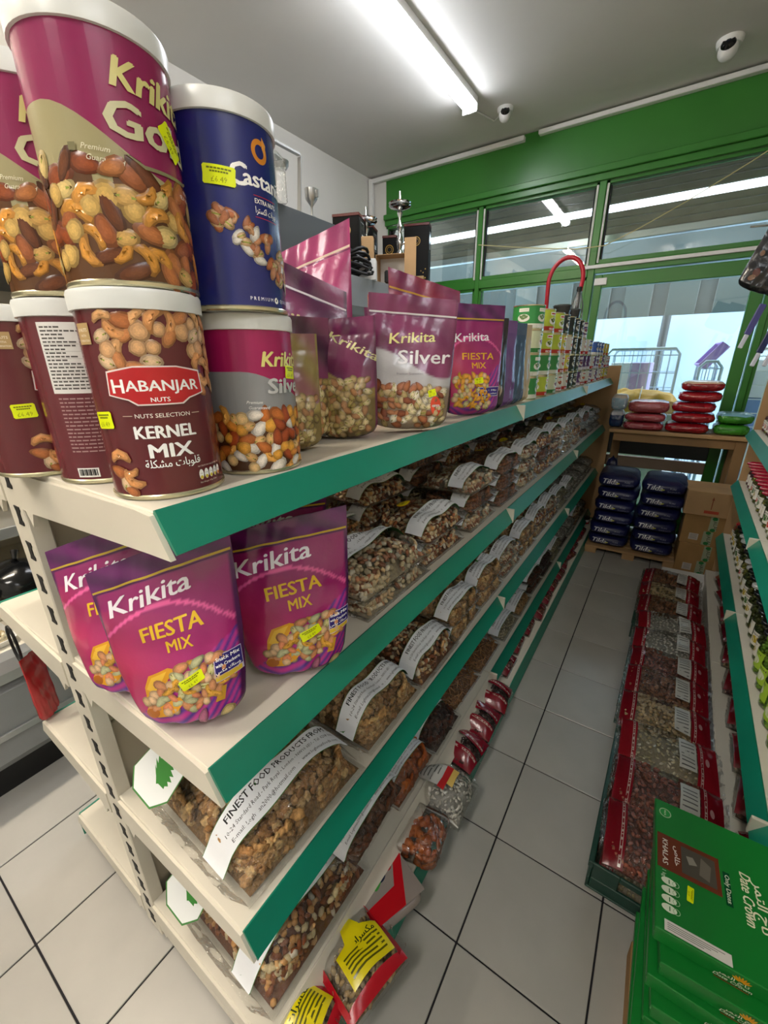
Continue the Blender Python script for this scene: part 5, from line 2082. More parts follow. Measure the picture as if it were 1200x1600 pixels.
def crate(label, y0, y1, x0=.262, x1=.512, h=.108):
    t = thing('plastic_crate', label, 'crate', ((x0 + x1) / 2, (y0 + y1) / 2, 0.0005), -.02, 'dark green crates on the floor')
    hw, hl = (x1 - x0) / 2, (y1 - y0) / 2
    G().bbox(-hw, hw, -hl, hl, .0, .008, .002).obj('crate_floor', CRG, t)
    for sx in (-1, 1):
        g = G()
        a, b = sorted((sx * hw, sx * (hw - .008)))
        g.bbox(a, b, -hl, hl, .008, .045, .002)
        g.bbox(a - .003, b + .003, -hl, hl, h - .022, h, .002)
        k = -hl
        while k < hl - .01:
            g.bbox(a, b, k, k + .022, .045, h - .022, .001)
            k += .065
        g.obj('side_wall', CRG, t)
    for sy in (-1, 1):
        a, b = sorted((sy * hl, sy * (hl - .008)))
        g = G()
        g.bbox(-hw + .009, hw - .009, a, b, .008, .05, .002)
        g.bbox(-hw + .009, -.05, a, b, .05, h, .002)
        g.bbox(.05, hw - .009, a, b, .05, h, .002)
        g.bbox(-.05, .05, a, b, h - .02, h, .002)
        g.obj('end_wall', CRG, t)
    return t


for i, (a, b) in enumerate(((.315, .985), (1.0, 1.67), (1.685, 2.38))):
    crate('dark green plastic crate of nut bags, %s of the row on the floor' % ('nearest', 'middle', 'farthest')[i], a, b)


def lab_art(pxx=.12):
    def f(A, L, W):
        A.rect(L * .10, -W * .30, L * .27, W * .30, '#b5b5b0').up()
        for i in range(7):
            A.rect(L * .12, -W * .26 + i * W * .075, L * .25, -W * .24 + i * W * .075, '#5a5a5c')
        A.ell(L * .38, 0, .006, .014, '#b9898a', 0)
    return f


RB = {}
for i, (p, e) in enumerate((('red', '#7a0f1e'), ('seeds', '#8a1422'), ('pistshell', '#7a0f1e'), ('flaky', '#861120'), ('brown', '#7a0f1e'))):
    pal_ = {'flaky': 'white'}.get(p, p)
    RB[i] = red_bag('x', pal_, .285, .205, .05, 90 + i, lab_art(), ends=.17, endc=e, sz=.0135, sp=.0160)
rused = set()
order = [(.42, 0), (.60, 0), (.79, 1), (.955, 2), (1.14, 4), (1.30, 0), (1.48, 3), (1.66, 3), (1.84, 4), (2.02, 2), (2.22, 4)]
names_ = {0: 'reddish brown nuts', 1: 'pale seeds', 2: 'shelled pistachios', 3: 'white flakes', 4: 'brown nuts'}
for i, (y, k) in enumerate(order):
    for lv in range(2):
        kk = k if lv else (k + 1) % 5
        lb = 'red-ended clear bag of %s, %s in the crates, %s layer' % (names_[kk], ORD[i], ('lower', 'upper')[lv])
        loc = (.395 + rr.uniform(-.01, .01) + .02 * lv, y + (.01 if lv else 0), .116)
        rot = (.08 + rr.uniform(-.03, .03) if lv else 0.0, 0.0, rr.uniform(-.08, .05))
        if not lv:
            loc = (.385, y, .012)
        if kk not in rused:
            rused.add(kk)
            t_ = RB[kk]
            t_.location = loc
            t_.rotation_euler = rot
            t_['label'] = lb
            t_['group'] = 'red-ended nut bags in the crates'
            if not lv:
                t_.scale = (.72, .9, 1.4)
        else:
            dup(RB[kk], loc, label=lb, group='red-ended nut bags in the crates', rot=rot, scale=(1, 1, 1) if lv else (.72, .9, 1.4))
for i in range(11):
    y = .35 + i * .205
    kk = (i * 2) % 5
    p_ = Rm @ Vector((.115, y, .1005))
    dup(RB[kk], (p_.x, p_.y, .1010), label='clear bag with red ends standing under the right shelves, %s from the near end' % ORD[i], group='red-ended bags on the right base shelf', rot=(0.0, 0, rr.uniform(-.2, .2)), scale=(.72, .85, 1.5))
    if i % 2:
        dup(RB[(kk + 1) % 5], (p_.x + .01, p_.y, .186), label='clear bag with red ends lying on its neighbour under the right shelves, %s' % ORD[i], group='red-ended bags on the right base shelf', rot=(0.05, 0, rr.uniform(-.2, .2)), scale=(.72, .85, 1.2))

# ---- green date cartons
DG = M('green_carton', '#0d7a2c', .38, spec=.5, var=.08, vscale=6, bump=.15, bscale=12, dist=.004)
DG2 = M('green_carton_side', '#0b5f26', .45, var=.1)


def palm(A, x, y, s, rot=0.0):
    for k in range(7):
        a = rot + math.pi / 2 + (k - 3) * .33
        A.ell(x + math.cos(a) * s * .62, y + math.sin(a) * s * .62, s * .42, s * .10, '#e09a20', a, n=10)


def date_box(label, loc, rz, L=.285, W=.36, H=.042, hero=False, tilt=0.0):
    t = thing('date_carton', label, 'box', loc, rz, 'green date cartons')
    t.rotation_euler = (0, tilt, rz)
    G().bbox(-L / 2, L / 2, -W / 2, W / 2, 0, H - .002, .002).obj('carton_body', DG, t)
    G().bbox(-L / 2 - .003, L / 2 + .003, -W / 2 - .003, W / 2 + .003, H - .014, H, .0015).obj('carton_lid', DG, t)
    # front face (+X local = towards -Y world)
    A = Art(lambda X, Y: (np.stack([np.full_like(X, L / 2 + .003), X, Y], 1), np.tile(np.array([[1., 0, 0]]), (len(X), 1))), step=0)
    for cx in (-.06, .10):
        palm(A, cx + .01, H * .50, .016)
        A.text(arabic('تاج التمر'), cx, H * .40, .010, '#e6e6d0', .02, width=.045)
        A.text('Date Crown', cx, H * .18, .010, '#e6e6d0', .02, width=.055, shear=.2)
        A.rect(cx - .025, H * .06, cx + .025, H * .12, '#7a3a20')
    A.g.obj('front_print', PRINT, t)
    if hero:
        A = Art(lambda X, Y: (np.stack([X, Y, np.full_like(X, H)], 1), np.tile(np.array([[0, 0, 1.]]), (len(X), 1))), step=0)
        px = lambda a: -L / 2 + L * a
        py = lambda b: -W / 2 + W * b * .68
        A.ring(px(.10), py(.07), .010, .012, '#a8c9a0').ell(px(.10), py(.07), .009, .009, '#2f9a4a').up()
        A.text('HALAL', px(.10), py(.062), .005, '#d9ecd0', .02)
        A.rect(px(.30), py(.005), px(.58), py(.46), '#6a2f1c').up()
        A.rect(px(.335), py(.185), px(.545), py(.43), '#4f4a42').up()
        A.poly([(px(.40), py(.22)), (px(.46), py(.24)), (px(.44), py(.30)), (px(.39), py(.27))], '#8f8a80')
        A.poly([(px(.36), py(.33)), (px(.50), py(.31)), (px(.52), py(.38)), (px(.40), py(.40))], '#6f695f')
        A.text('KHALAS', px(.44), py(.045), .014, '#e6dcd0', .024, width=L * .20, shear=.1)
        A.text(arabic('خلاص'), px(.44), py(.135), .013, '#e6dcd0', .024, width=L * .15)
        for i in range(4):
            A.ell(px(.665 + i * .062), py(.085), .0075, .013, '#d9e6d0').up()
            A.rect(px(.65 + i * .062), py(.085), px(.68 + i * .062), py(.092), '#3a7a4a')
            A.ring(px(.665 + i * .062), py(.135), .005, .0062, '#9fc49a', n=12)
        A.text('1 kg', px(.62), py(.04), .010, '#cfe0c8', .01)
        A.rect(px(.93), py(.05), px(1.0), py(.47), '#d9d8d2').up()
        for i in range(4):
            A.rect(px(.945 + i * .012), py(.07), px(.949 + i * .012), py(.07 + .36 * (1 - .12 * i)), '#6a6a6a')
        A.rect(px(.38), py(.48), px(.62), py(.525), '#0a4a2a').up()
        A.text('Only Dates', px(.50), py(.492), .011, '#cfe0c8', .02, width=L * .2)
        A.text('Date Crown', px(.50), py(.60), .026, '#e6e6c8', .024, width=L * .36, shear=.15)
        A.text(arabic('تاج التمر'), px(.52), py(.69), .026, '#e6e6c8', .024, width=L * .34)
        palm(A, px(.50), py(.90), .040)
        A.sticker(px(.68), py(.235), .032, .011, -.1)
        A.g.obj('lid_print', PRINT, t)
    return t


DN = ['bottom one', 'second from bottom', 'third from bottom', 'fourth from bottom', 'fourth from top', 'third from top', 'second from top', 'topmost with see-through window']
for k in range(8):
    date_box('green date carton, %s of the stack at the lower right corner' % DN[k],
             (.555 + (0, .008, -.004, .004, .006, -.003, .003, -.012)[k], .205 - (.09, .075, .085, .06, .055, .04, .025, 0)[k], .068 + .0426 * k), -H90 + (0, .03, -.02, .02, .04, .0, .05, .035)[k], hero=(k == 7))
carton('low brown box on the floor under the green date cartons', (.545, .09, .0005), .02, .34, .26, .066, flaps=False)

# ---- jars on the right shelves
def jar_proto(r, h, c_fill, c_fill2, lid, lab, labc='#e6e2d6', lump=.010, tall=1.0):
    t = thing('food_jar', 'x', 'jar', (0, 0, 0))
    prof = [(r * .9, 0), (r, .004), (r, h * .74), (r * .92, h * .82), (r * .70, h * .88), (r * .70, h * .93)]
    G().lathe(prof, 24).obj('glass_body', GLASSJ, t, smooth=True)
    pts = []
    q = random.Random(int(r * 1e4) + len(lab))
    n = 10
    z = lump * .8
    while z < h * .80:
        for k in range(n):
            a = 2 * math.pi * (k + .5 * q.random()) / n
            rad = (r - lump * .95) * (.97 if z < h * .72 else .8)
            pts.append((rad * math.cos(a), rad * math.sin(a), z + q.uniform(-.002, .002), math.cos(a), math.sin(a), 0))
        z += lump * 1.35
    PAL['jar'] = [('hazel', c_fill, 3), ('hazel', c_fill2, 2)]
    me = nut_mesh('preserve', pts, 'jar', lump * 1.5, 5)
    o = bpy.data.objects.new('preserve', me)
    C.objects.link(o)
    o.parent = t
    o['kind'] = 'stuff'
    G().lathe([(r * .74, h * .90), (r * .76, h * .905), (r * .76, h - .002), (r * .70, h)], 24).obj('lid', M('lid_' + lid.strip('#'), lid, .3, metal=.2), t, smooth=True)
    A = Art(can_S(r + .0006, math.pi), step=.008, lift=.0006)
    for q_ in range(6):
        A.rect(-r * .95 + q_ * r * .95 / 3, h * .18, -r * .95 + (q_ + 1) * r * .95 / 3, h * .62, labc)
    A.up()
    A.ell(0, h * .38, r * .5, h * .11, lab).up()
    A.text('FRESH', 0, h * .52, h * .07, '#3a3a30', .02, width=r)
    A.g.obj('label', PAPER, t, smooth='all')
    return t


JARS = [(jar_proto(.038, .125, '#5a5a1e', '#6f6a2a', '#d9d9d4', '#3f6a2a'), 'olive jar, white lid'),
        (jar_proto(.038, .125, '#3f4a1a', '#5a5f26', '#17181a', '#b8a02a'), 'dark pickle jar, black lid'),
        (jar_proto(.036, .115, '#a8462a', '#b85a2a', '#b8202a', '#c9a030'), 'red pepper jar, red lid'),
        (jar_proto(.044, .150, '#5f8a1e', '#79a02c', '#7fb82a', '#d9e0c0', '#9fc43a'), 'bright gherkin jar, lime lid'),
        (jar_proto(.034, .105, '#8a8a3a', '#a39a4a', '#c9c9c9', '#c93a2a'), 'small olive jar, silver lid'),
        (jar_proto(.034, .105, '#5a2a3a', '#6a3040', '#c9c9c9', '#8a2a4a'), 'small dark red jar, silver lid')]
jused = set()


def put_jar(i, lx, y, z, label, grp, rz=0.0):
    p_ = Rm @ Vector((lx, y, z))
    t, _ = JARS[i]
    if i not in jused:
        jused.add(i)
        t.location = p_
        t.rotation_euler = (0, 0, rz)
        t['label'] = label
        t['group'] = grp
        return
    dup(t, p_, rz, label, grp)


q = random.Random(5)
y = 2.50
i = 0
seqj = [2, 1, 1, 0, 0, 1, 1, 4, 4, 1, 1, 0, 1, 1, 1, 1, 1, 3, 3, 3, 3, 3, 3, 3]
while y > -.3 and i < len(seqj):
    k = seqj[i]
    for row in range(2):
        if row == 1 and k == 3:
            continue
        put_jar(k, .062 + .082 * row, y, .374, '%s, %s from far end, lower right shelf, %s row' % (JARS[k][1], ORD2[i], ('front', 'back')[row]), 'jars on the lower right shelf', q.uniform(-.5, .5))
    y -= .082 if k != 3 else .094
    i += 1
for i in range(17):
    k = [5, 5, 4, 4, 0, 1, 4, 0, 4, 1, 0, 4, 0, 1, 4, 0, 4][i]
    for row in range(2):
        put_jar(k, .058 + .080 * row, 2.52 - i * .080, .724, '%s, %s from far end, middle right shelf, %s row' % (JARS[k][1], ORD2[i], ('front', 'back')[row]), 'jars on the middle right shelf', q.uniform(-.4, .4))
# red foil tubes lying over the jars, packs on the upper right shelf
tube0 = None
for i in range(9):
    p_ = Rm @ Vector((.10, 2.48 - i * .085, .852 + .004))
    lb = 'crimson foil tube lying across the jars, %s from the far end' % ORD[i]
    if tube0 is None:
        tube0 = thing('foil_tube', lb, 'tube', p_, -.1, 'crimson foil tubes on the jars')
        g = G()
        g.lathe([(.0, -.10), (.006, -.098), (.016, -.08), (.018, .06), (.017, .085), (.02, .10)], 14, m=Matrix.Rotation(H90, 4, 'Y') @ Matrix.Scale(.8, 4, (1, 0, 0)))
        g.obj('tube_body', M('crimson_foil', '#b01838', .25, spec=.7), tube0, smooth=True)
        G().bbox(.098, .106, -.022, .022, -.003, .003, .001).obj('crimp', M('pink_foil', '#c97a9a', .3), tube0)
    else:
        dup(tube0, p_, -.1 + .03 * (i % 3), lb)
for i, (k, y) in enumerate(((5, 2.54), (4, 2.46), (5, 2.38), (4, 2.30), (5, 2.22), (4, 2.14))):
    for row in range(2):
        put_jar(k, .06 + .08 * row, y, 1.034, '%s, %s from far end, upper right shelf, %s row' % (JARS[k][1], ORD[i], ('front', 'back')[row]), 'jars on the upper right shelf')

# hanging dark packs, top right
hp = [('black printed foil pack hanging upside down at the right edge, leftmost', (.43, 1.98, 1.70), .17, .24, '#15151a', .2),
      ('black printed foil pack hanging behind the leftmost one at the right edge', (.53, 2.03, 1.66), .17, .26, '#1a1416', .35)]


def art_hang(A, W, H):
    A.layer = 2
    A.text('AVENE', 0, H * .80, .030, '#b9b9b4', .03, math.pi, 0, width=W * .7)
    q = random.Random(3)
    for i in range(16):
        A.ell(q.uniform(-W * .35, W * .35), q.uniform(H * .1, H * .65), q.uniform(.008, .02), q.uniform(.006, .014), q.choice(['#5a3026', '#6a4030', '#3a2018', '#7a5a44', '#20242c']), q.uniform(0, 3))
        A.layer = 2 + i % 3


for lb, loc, W_, H_, c_, rz in hp:
    pouch(lb, loc, rz, W_, H_, .02, .0, 1.1, 21, c_, art_hang, name='hanging_pack', cat='pack', zipc=None, tilt=.35, group='black hanging packs')
for i, (x, y, z, c_, h_) in enumerate(((.44, 2.03, 1.50, '#4a4a8a', .16), (.50, 2.02, 1.42, '#1f2c5a', .20), (.545, 2.04, 1.42, '#1f6a7a', .22))):
    t_ = thing('glow_stick_pack', 'slim %s pack dangling under the black packs' % ('lavender', 'navy blue', 'teal')[i], 'pack', (x, y, z), .3)
    t_.rotation_euler = (0, .25, .3)
    G().bbox(-.014, .014, -.004, .004, .03, h_, .003).obj('pack_body', M('slim_' + c_[1:], c_, .3), t_)
    G().bbox(-.009, .009, -.005, .005, -.03, .03, .003).obj('pack_tail', M('slim_tail', '#c9cfe0', .3), t_)
g = G()
g.tube([(.36, 2.03, 1.965), (.45, 2.03, 1.96), (.62, 2.05, 1.97), (.80, 2.07, 1.98), (.97, 2.08, 1.95)], .004, 8)
g.tube([(.97, 2.08, 1.95), (1.0, 2.08, 1.9), (1.03, 2.08, 1.7)], .004, 8)
tag(g.obj('hanging_rail', STEEL, None, smooth=True), 'thin metal arm holding the black packs at the right edge', 'rail')

# ================================================================== CEILING FITTINGS, CORD
def cctv(label, x, y, s, rz):
    t = thing('security_camera', label, 'camera', (x, y, ZC), rz)
    G().lathe([(.062 * s, 0), (.062 * s, -.012 * s), (.055 * s, -.030 * s), (.050 * s, -.032 * s)], 28, m=None).obj('camera_base', WHITEP, t, smooth=True)
    mm = Matrix.Translation(Vector((0, -.012 * s, -.05 * s)))
    g = G()
    prof = [(.046 * s * math.sin(a), -.046 * s * math.cos(a)) for a in [math.pi * k / 14 for k in range(15)]]
    g.lathe(prof, 24, m=mm)
    ball = g.obj('camera_ball', WHITEP, t, smooth=True)
    R_ = Matrix.Translation(Vector((0, -.012 * s, -.05 * s))) @ Matrix.Rotation(math.radians(62), 4, 'X')
    G().lathe([(.0, .052 * s), (.026 * s, .050 * s), (.033 * s, .040 * s), (.034 * s, .030 * s)], 24, m=R_).obj('lens_window', M('black_gloss', '#07080a', .08), t, smooth=True)
    G().lathe([(.0, .0545 * s), (.009 * s, .0535 * s), (.010 * s, .050 * s)], 16, m=R_).obj('lens', M('lens_blue', '#1a2030', .05), t, smooth=True)
    return t


cctv('white dome security camera on the ceiling near the tube light', -1.15, 3.0, .9, .35)
cctv('white dome security camera on the ceiling at the right edge', .12, 3.06, 1.05, -.1)
g = G()
g.tube([(-1.20, 3.05, ZC - .006), (-1.27, 3.10, ZC - .008), (-1.33, 2.9, ZC - .006), (-1.31, 2.78, ZC - .006)], .006, 6)
tag(g.obj('ceiling_cable', WHITEP, None, smooth=True), 'short white cable from the tube light to the ceiling camera', 'cable')
pc = [(-1.47, 3.43, 2.40), (-1.2, 3.40, 2.345), (-.9, 3.38, 2.29), (-.62, 3.36, 2.245), (-.42, 3.35, 2.24), (-.2, 3.34, 2.32), (.05, 3.33, 2.43), (.35, 3.32, 2.58), (.6, 3.32, 2.72)]
tag(G().tube(pc, .0035, 6).obj('twine_line', M('yellowed_cord', '#c9bf8a', .6), None, smooth=True), 'thin yellowed cord strung across the upper windows', 'cord')

# ================================================================== CHILLER ALONG THE LEFT WALL
GREYM = M('grey_enamel', '#8f9294', .4, var=.06)
SILV = M('silver_trim', '#b5b8ba', .3, metal=.6)
fr_ = thing('chiller_cabinet', 'open-fronted grey chiller cabinet along the left wall beyond the left aisle', 'chiller', (-2.0, 1.0, 0))
g = G()
ya, yb = -2.2, 3.25
g.prism([(-2.5, .0), (-1.50, .0), (-1.50, .12), (-2.5, .12)], ya, yb)
g.obj('kick_plinth', BLACK, fr_, world=True)
G().prism([(-2.5, .121), (-1.47, .121), (-1.44, .16), (-1.43, .42), (-1.46, .46), (-2.5, .46)], ya, yb).obj('front_panel', GREYM, fr_, world=True)
G().prism([(-1.47, .455), (-1.415, .46), (-1.405, .50), (-1.42, .535), (-1.47, .54)], ya, yb).obj('bumper_rail', SILV, fr_, world=True)
G().bbox(-1.442, -1.428, ya, yb, .25, .275, .002).obj('trim_strip', SILV, fr_, world=True)
G().bbox(-2.52, -2.45, ya, yb, .46, 1.93, .003).obj('back_wall', CREAM2, fr_, world=True)
for z, x1 in ((.80, -1.86), (1.10, -1.95), (1.40, -2.0)):
    G().bbox(-2.45, x1, ya, yb, z, z + .02, .002).obj('chiller_shelf', CREAM, fr_, world=True)
    G().bbox(x1, x1 + .012, ya, yb, z - .01, z + .035, .002).obj('shelf_edge', SILV, fr_, world=True)
G().prism([(-2.52, 1.75), (-1.80, 1.75), (-1.76, 1.80), (-1.75, 1.985), (-2.52, 1.985)], 1.86, yb).obj('canopy', GREYM, fr_, world=True)
G().prism([(-2.52, 1.75), (-1.80, 1.75), (-1.76, 1.80), (-1.75, 2.24), (-2.52, 2.24)], ya, 1.85).obj('canopy', M('dark_grey_enamel', '#55595c', .4), fr_, world=True)
# trays of white food in the well of the chiller
tray0 = None
for i in range(9):
    for j in range(2):
        x, y = -1.62 - .24 * j, -.62 + i * .20
        lb = 'foam tray of pale food in the chiller, %s along the %s row' % (ORD[i], ('front', 'rear')[j])
        if tray0 is None:
            tray0 = thing('food_tray', lb, 'tray', (x, y, .5215 + .05 * j), 0, 'foam trays in the chiller')
            rg_ = [[(a * s_, b * s_, z) for a, b in rrect(.10, .085, .02, 4)] for s_, z in ((.85, 0), (1, .025), (.96, .025), (.82, .005))]
            m2 = len(rg_[0])
            vs = [p for r_ in rg_ for p in r_]
            fs = [(a * m2 + b, a * m2 + (b + 1) % m2, (a + 1) * m2 + (b + 1) % m2, (a + 1) * m2 + b) for a in range(3) for b in range(m2)]
            fs += [tuple(range(3 * m2, 4 * m2)), tuple(reversed(range(m2)))]
            G().add(vs, fs).obj('foam_tray', WHITEP, tray0)
            pp, _ = fill_points(.16, .13, .03, 6, .026)
            PAL['curd'] = [('apricot', '#d9cba8', 2), ('apricot', '#cbb88c', 1), ('apricot', '#e6dcc4', 1)]
            me = nut_mesh('food_pieces', pp, 'curd', .017, 6)
            o = bpy.data.objects.new('food_pieces', me)
            C.objects.link(o)
            o.parent = tray0
            o['kind'] = 'stuff'
            o.location = (0, 0, .006)
        else:
            dup(tray0, (x, y, .5215 + .05 * j), rr.uniform(-.1, .1), lb)
G().bbox(-2.45, -1.48, ya, yb, .46, .52, .003).obj('well_floor', CREAM, fr_, world=True)
G().bbox(-2.45, -1.74, ya, yb, .521, .57, .003).obj('well_step', CREAM, fr_, world=True)
# dark round tubs seen through the gap
for i, (y, z) in enumerate(((-.50, .655), (-.26, .655))):
    t = thing('black_bag', 'shiny black bag resting on the chiller trays, %s' % ('nearer', 'farther')[i], 'bag', (-1.66, y, .60))
    g = G()
    vs, fs = ICO3
    w_ = [Vector(v) * (1 + .10 * noise.noise(Vector(v) * 2.2 + Vector((i, 0, 0)))) for v in vs]
    g.add([(v.x * .11, v.y * .10, v.z * .09 + .08) for v in w_], [tuple(f) for f in fs])
    g.obj('bag_body', M('black_bag_film', '#0d0e10', .15, bump=.6, bscale=20), t, smooth='all')
    G().tube([(0, 0, .15), (.02, .01, .18), (.0, .02, .20)], [.012, .008, .012], 8).obj('knot', M('black_bag_film', '#0d0e10', .15), t, smooth=True)

# shelf goods on the far side of the gondola
t = pouch('red net-like pack hanging beside the upright on the far side of the shelving', (-1.075, -.40, .508), -.9, .07, .21, .015, .0, 1.0, 31, '#b01c22', lambda A, W, H: (A.rect(-W * .3, H * .6, W * .3, H * .85, '#e6d9d0'), A.rect(-W * .5, 0, W * .5, H * .3, '#3f7a2a')), zipc=None)
tag(G().tube([(-1.10 + .030 * math.sin(2 * math.pi * k / 14) - .01, -.415, .74 + .055 * math.cos(2 * math.pi * k / 14)) for k in range(15)], .0035, 6, cap=False).obj('cord_loop', BLACK, None, smooth=True), 'black cord loop hanging by the left side of the upright', 'cord')

# ================================================================== GOODS ON TOP OF THE CHILLER
CT = 1.9855
BKC = M('black_box_card', '#0a0908', .6, spec=.2)
GOLDT = '#b08a3a'


def black_box(label, loc, rz, w_, d, h):
    t = thing('hookah_box', label, 'box', loc, rz, 'black boxes on the chiller')
    G().bbox(-w_ / 2, w_ / 2, -d / 2, d / 2, 0, h - .02, .002).obj('box_body', BKC, t)
    G().bbox(-w_ / 2 - .002, w_ / 2 + .002, -d / 2 - .002, d / 2 + .002, h - .019, h, .002).obj('box_lid', M('red_lid_edge', '#5a1c18', .4), t)
    A = Art(lambda X, Y: (np.stack([X, np.full_like(X, -d / 2), Y], 1), np.tile(np.array([[0, -1., 0]]), (len(X), 1))), step=0, lift=.0012)
    A.ring(0, h * .76, .030, .036, GOLDT)
    A.ring(0, h * .76, .018, .021, GOLDT)
    q = random.Random(int(h * 1000))
    for i in range(16):
        A.ell(q.uniform(-w_ * .4, w_ * .4), q.uniform(h * .04, h * .40), .005, .006, q.choice([GOLDT, '#8a6a2a', '#c9a83a']), n=7)
    A.g.obj('front_print', PRINT, t)
    A = Art(lambda X, Y: (np.stack([np.full_like(X, w_ / 2), X, Y], 1), np.tile(np.array([[1., 0, 0]]), (len(X), 1))), step=0, lift=.0012)
    A.rect(-d * .3, h * .62, d * .3, h * .90, '#6a6a66').up()
    A.rect(-d * .26, h * .64, d * .26, h * .88, '#1c1c1e').up()
    A.rect(-d * .1, h * .66, d * .12, h * .72, '#d9d9d6')
    A.ell(0, h * .34, d * .07, h * .10, '#a8201c', .2)
    A.rect(-d * .3, h * .04, d * .3, h * .09, GOLDT)
    A.g.obj('side_print', PRINT, t)
    return t


black_box('black box with gold ring mark, farthest right of those on the chiller', (-1.91, 3.10, CT), .35, .22, .14, .56)
black_box('black box with gold ring mark standing behind the left hookah', (-1.99, 2.22, CT), .35, .20, .16, .44)
black_box('black box half hidden between the two hookahs on the chiller', (-2.14, 2.60, CT), .35, .20, .16, .47)
black_box('narrow black box behind the small tan carton on the chiller', (-2.03, 2.85, CT), .35, .12, .12, .44)


def hookah(label, loc, s):
    t = thing('hookah', label, 'hookah', loc, 0, 'chrome hookahs on the chiller')
    G().lathe([(.05 * s, 0), (.055 * s, .01), (.03 * s, .03), (.022 * s, .05), (.032 * s, .09), (.026 * s, .12), (.014 * s, .14), (.022 * s, .17), (.030 * s, .20), (.018 * s, .24), (.012 * s, .27), (.024 * s, .30), (.014 * s, .33), (.010 * s, .36), (.022 * s, .395), (.012 * s, .42)], 20).obj('stem', CHROME, t, smooth=True)
    g = G()
    g.lathe([(.01 * s, .415), (.05 * s, .425), (.075 * s, .432), (.085 * s, .442), (.080 * s, .455), (.086 * s, .462), (.070 * s, .458), (.02 * s, .450)], 28)
    g.obj('ash_plate', CHROME, t, smooth=True)
    G().lathe([(.012 * s, .45), (.016 * s, .48), (.010 * s, .50), (.009 * s, .54)], 16).obj('bowl_nipple', CHROME, t, smooth=True)
    G().tube([(.015 * s, 0, .17), (.05 * s, .0, .19), (.06 * s, 0, .21)], .007 * s, 8).obj('hose_port', CHROME, t, smooth=True)
    return t


hookah('taller chrome hookah standing right on top of the chiller', (-1.86, 2.72, CT + .16), 1.05)
hookah('shorter chrome hookah standing left, partly behind a tan carton', (-1.965, 2.40, CT + .0), 1.0)
carton('plain carton under the taller hookah on the chiller', (-1.86, 2.72, CT), .3, .12, .12, .159, mat=CARD2, flaps=False)
carton('small tan carton standing left among the boxes on the chiller', (-1.80, 2.185, CT + .1355), .5, .085, .07, .14, mat=CARD2, flaps=False)
carton('low white carton under the small tan one on the chiller', (-1.80, 2.185, CT), .5, .12, .10, .135, mat=WHITEP, flaps=False)
carton('small tan carton at the right end near the tall black box', (-1.80, 2.93, CT), .4, .10, .07, .13, mat=CARD2, flaps=False)
t = thing('open_carton', 'open cardboard box with white printed inside, lying on its side on the chiller', 'box', (-1.775, 2.47, CT + .002), .35)
for a in ((-.11, .11, -.07, .07, 0, .004), (-.11, .11, -.07, .07, .20, .204), (-.114, -.11, -.07, .07, 0, .204), (.11, .114, -.07, .07, 0, .204)):
    G().bbox(*a, .001).obj('side_panel', CARD2, t)
G().bbox(-.11, .11, .066, .07, .004, .2, .001).obj('inner_back', WHITEP, t)
G().bbox(.112, .20, -.078, -.074, .0, .30, .001).obj('open_flap', CARD2, t)
G().bbox(-.05, -.0, -.06, .0, .01, .10, .01).obj('black_insert', BLACK, t)
t = thing('hose_bundle', 'tangle of black hose and bags at the left end of the chiller goods', 'hose', (-1.80, 2.05, CT))
for k in range(5):
    pth = [(.09 * math.cos(a + k) * (1 - k * .1), .07 * math.sin(a * 1.3 + k), .045 + .03 * k + .02 * math.sin(a * 2 + k)) for a in [q_ * .45 for q_ in range(15)]]
    G().tube(pth, .011, 8).obj('hose_coil', BLACK, t, smooth=True)

# inverted-U metal stand with cups and glass jar
t = thing('metal_stand', 'tall perforated metal frame stand with a scoop, rising behind the blue can', 'stand', (-1.80, 1.40, 2.2405))
g = G()
g.bbox(-.012, .012, -.085, -.073, -.0, .30, .001)
g.obj('frame_leg', STEEL, t)
G().bbox(-.014, .014, .095, .101, -.0, .30, .001, m=Matrix.Rotation(-.12, 4, 'X')).obj('perforated_strip', STEEL, t)
G().bbox(-.012, .012, -.085, .13, .29, .302, .001).obj('top_bar', STEEL, t)
G().lathe([(.0, 0), (.03, .004), (.042, .02), (.045, .04)], 20, c=(0, -.02, .18), cap=False).obj('scoop', STEEL, t, smooth=True)
t = thing('glass_canister', 'clear square glass canister beside the metal stand', 'canister', (-1.78, 1.28, 2.2405), .4)
G().bbox(-.07, .07, -.05, .05, 0, .20, .012).obj('glass_body', FILM2, t)
G().bbox(-.06, .06, -.042, .042, .2, .215, .005).obj('glass_lid', GLASSJ, t)
t = thing('steel_cup', 'small steel cup on a stem beside the glass canister', 'cup', (-1.79, 1.60, 2.2405))
G().lathe([(.03, 0), (.03, .005), (.006, .02), (.006, .06), (.02, .08), (.036, .10), (.038, .15)], 20).obj('cup_body', STEEL, t, smooth=True)
G().bbox(.036, .06, -.004, .004, .10, .14, .002).obj('handle', STEEL, t)

# packets at the back of the top shelf
t = pouch('orange packet lying behind the crimson bag on the top shelf', (-.88, 1.16, 1.2835), 1.0, .34, .42, .02, .0, 1.0, 41, '#c85a14', lambda A, W, H: (A.rect(-W * .4, H * .55, W * .4, H * .92, '#b02430'), A.up(), A.poly([(-W * .3, H * .6), (0, H * .85), (W * .05, H * .6)], '#e0a020'), A.poly([(W * .05, H * .62), (W * .25, H * .85), (W * .32, H * .6)], '#e0a020')), zipc='#b03020')

# ================================================================== OUTSIDE THE SHOP
CAGEM = M('pale_blue_cage_wire', '#9fb8c4', .4)


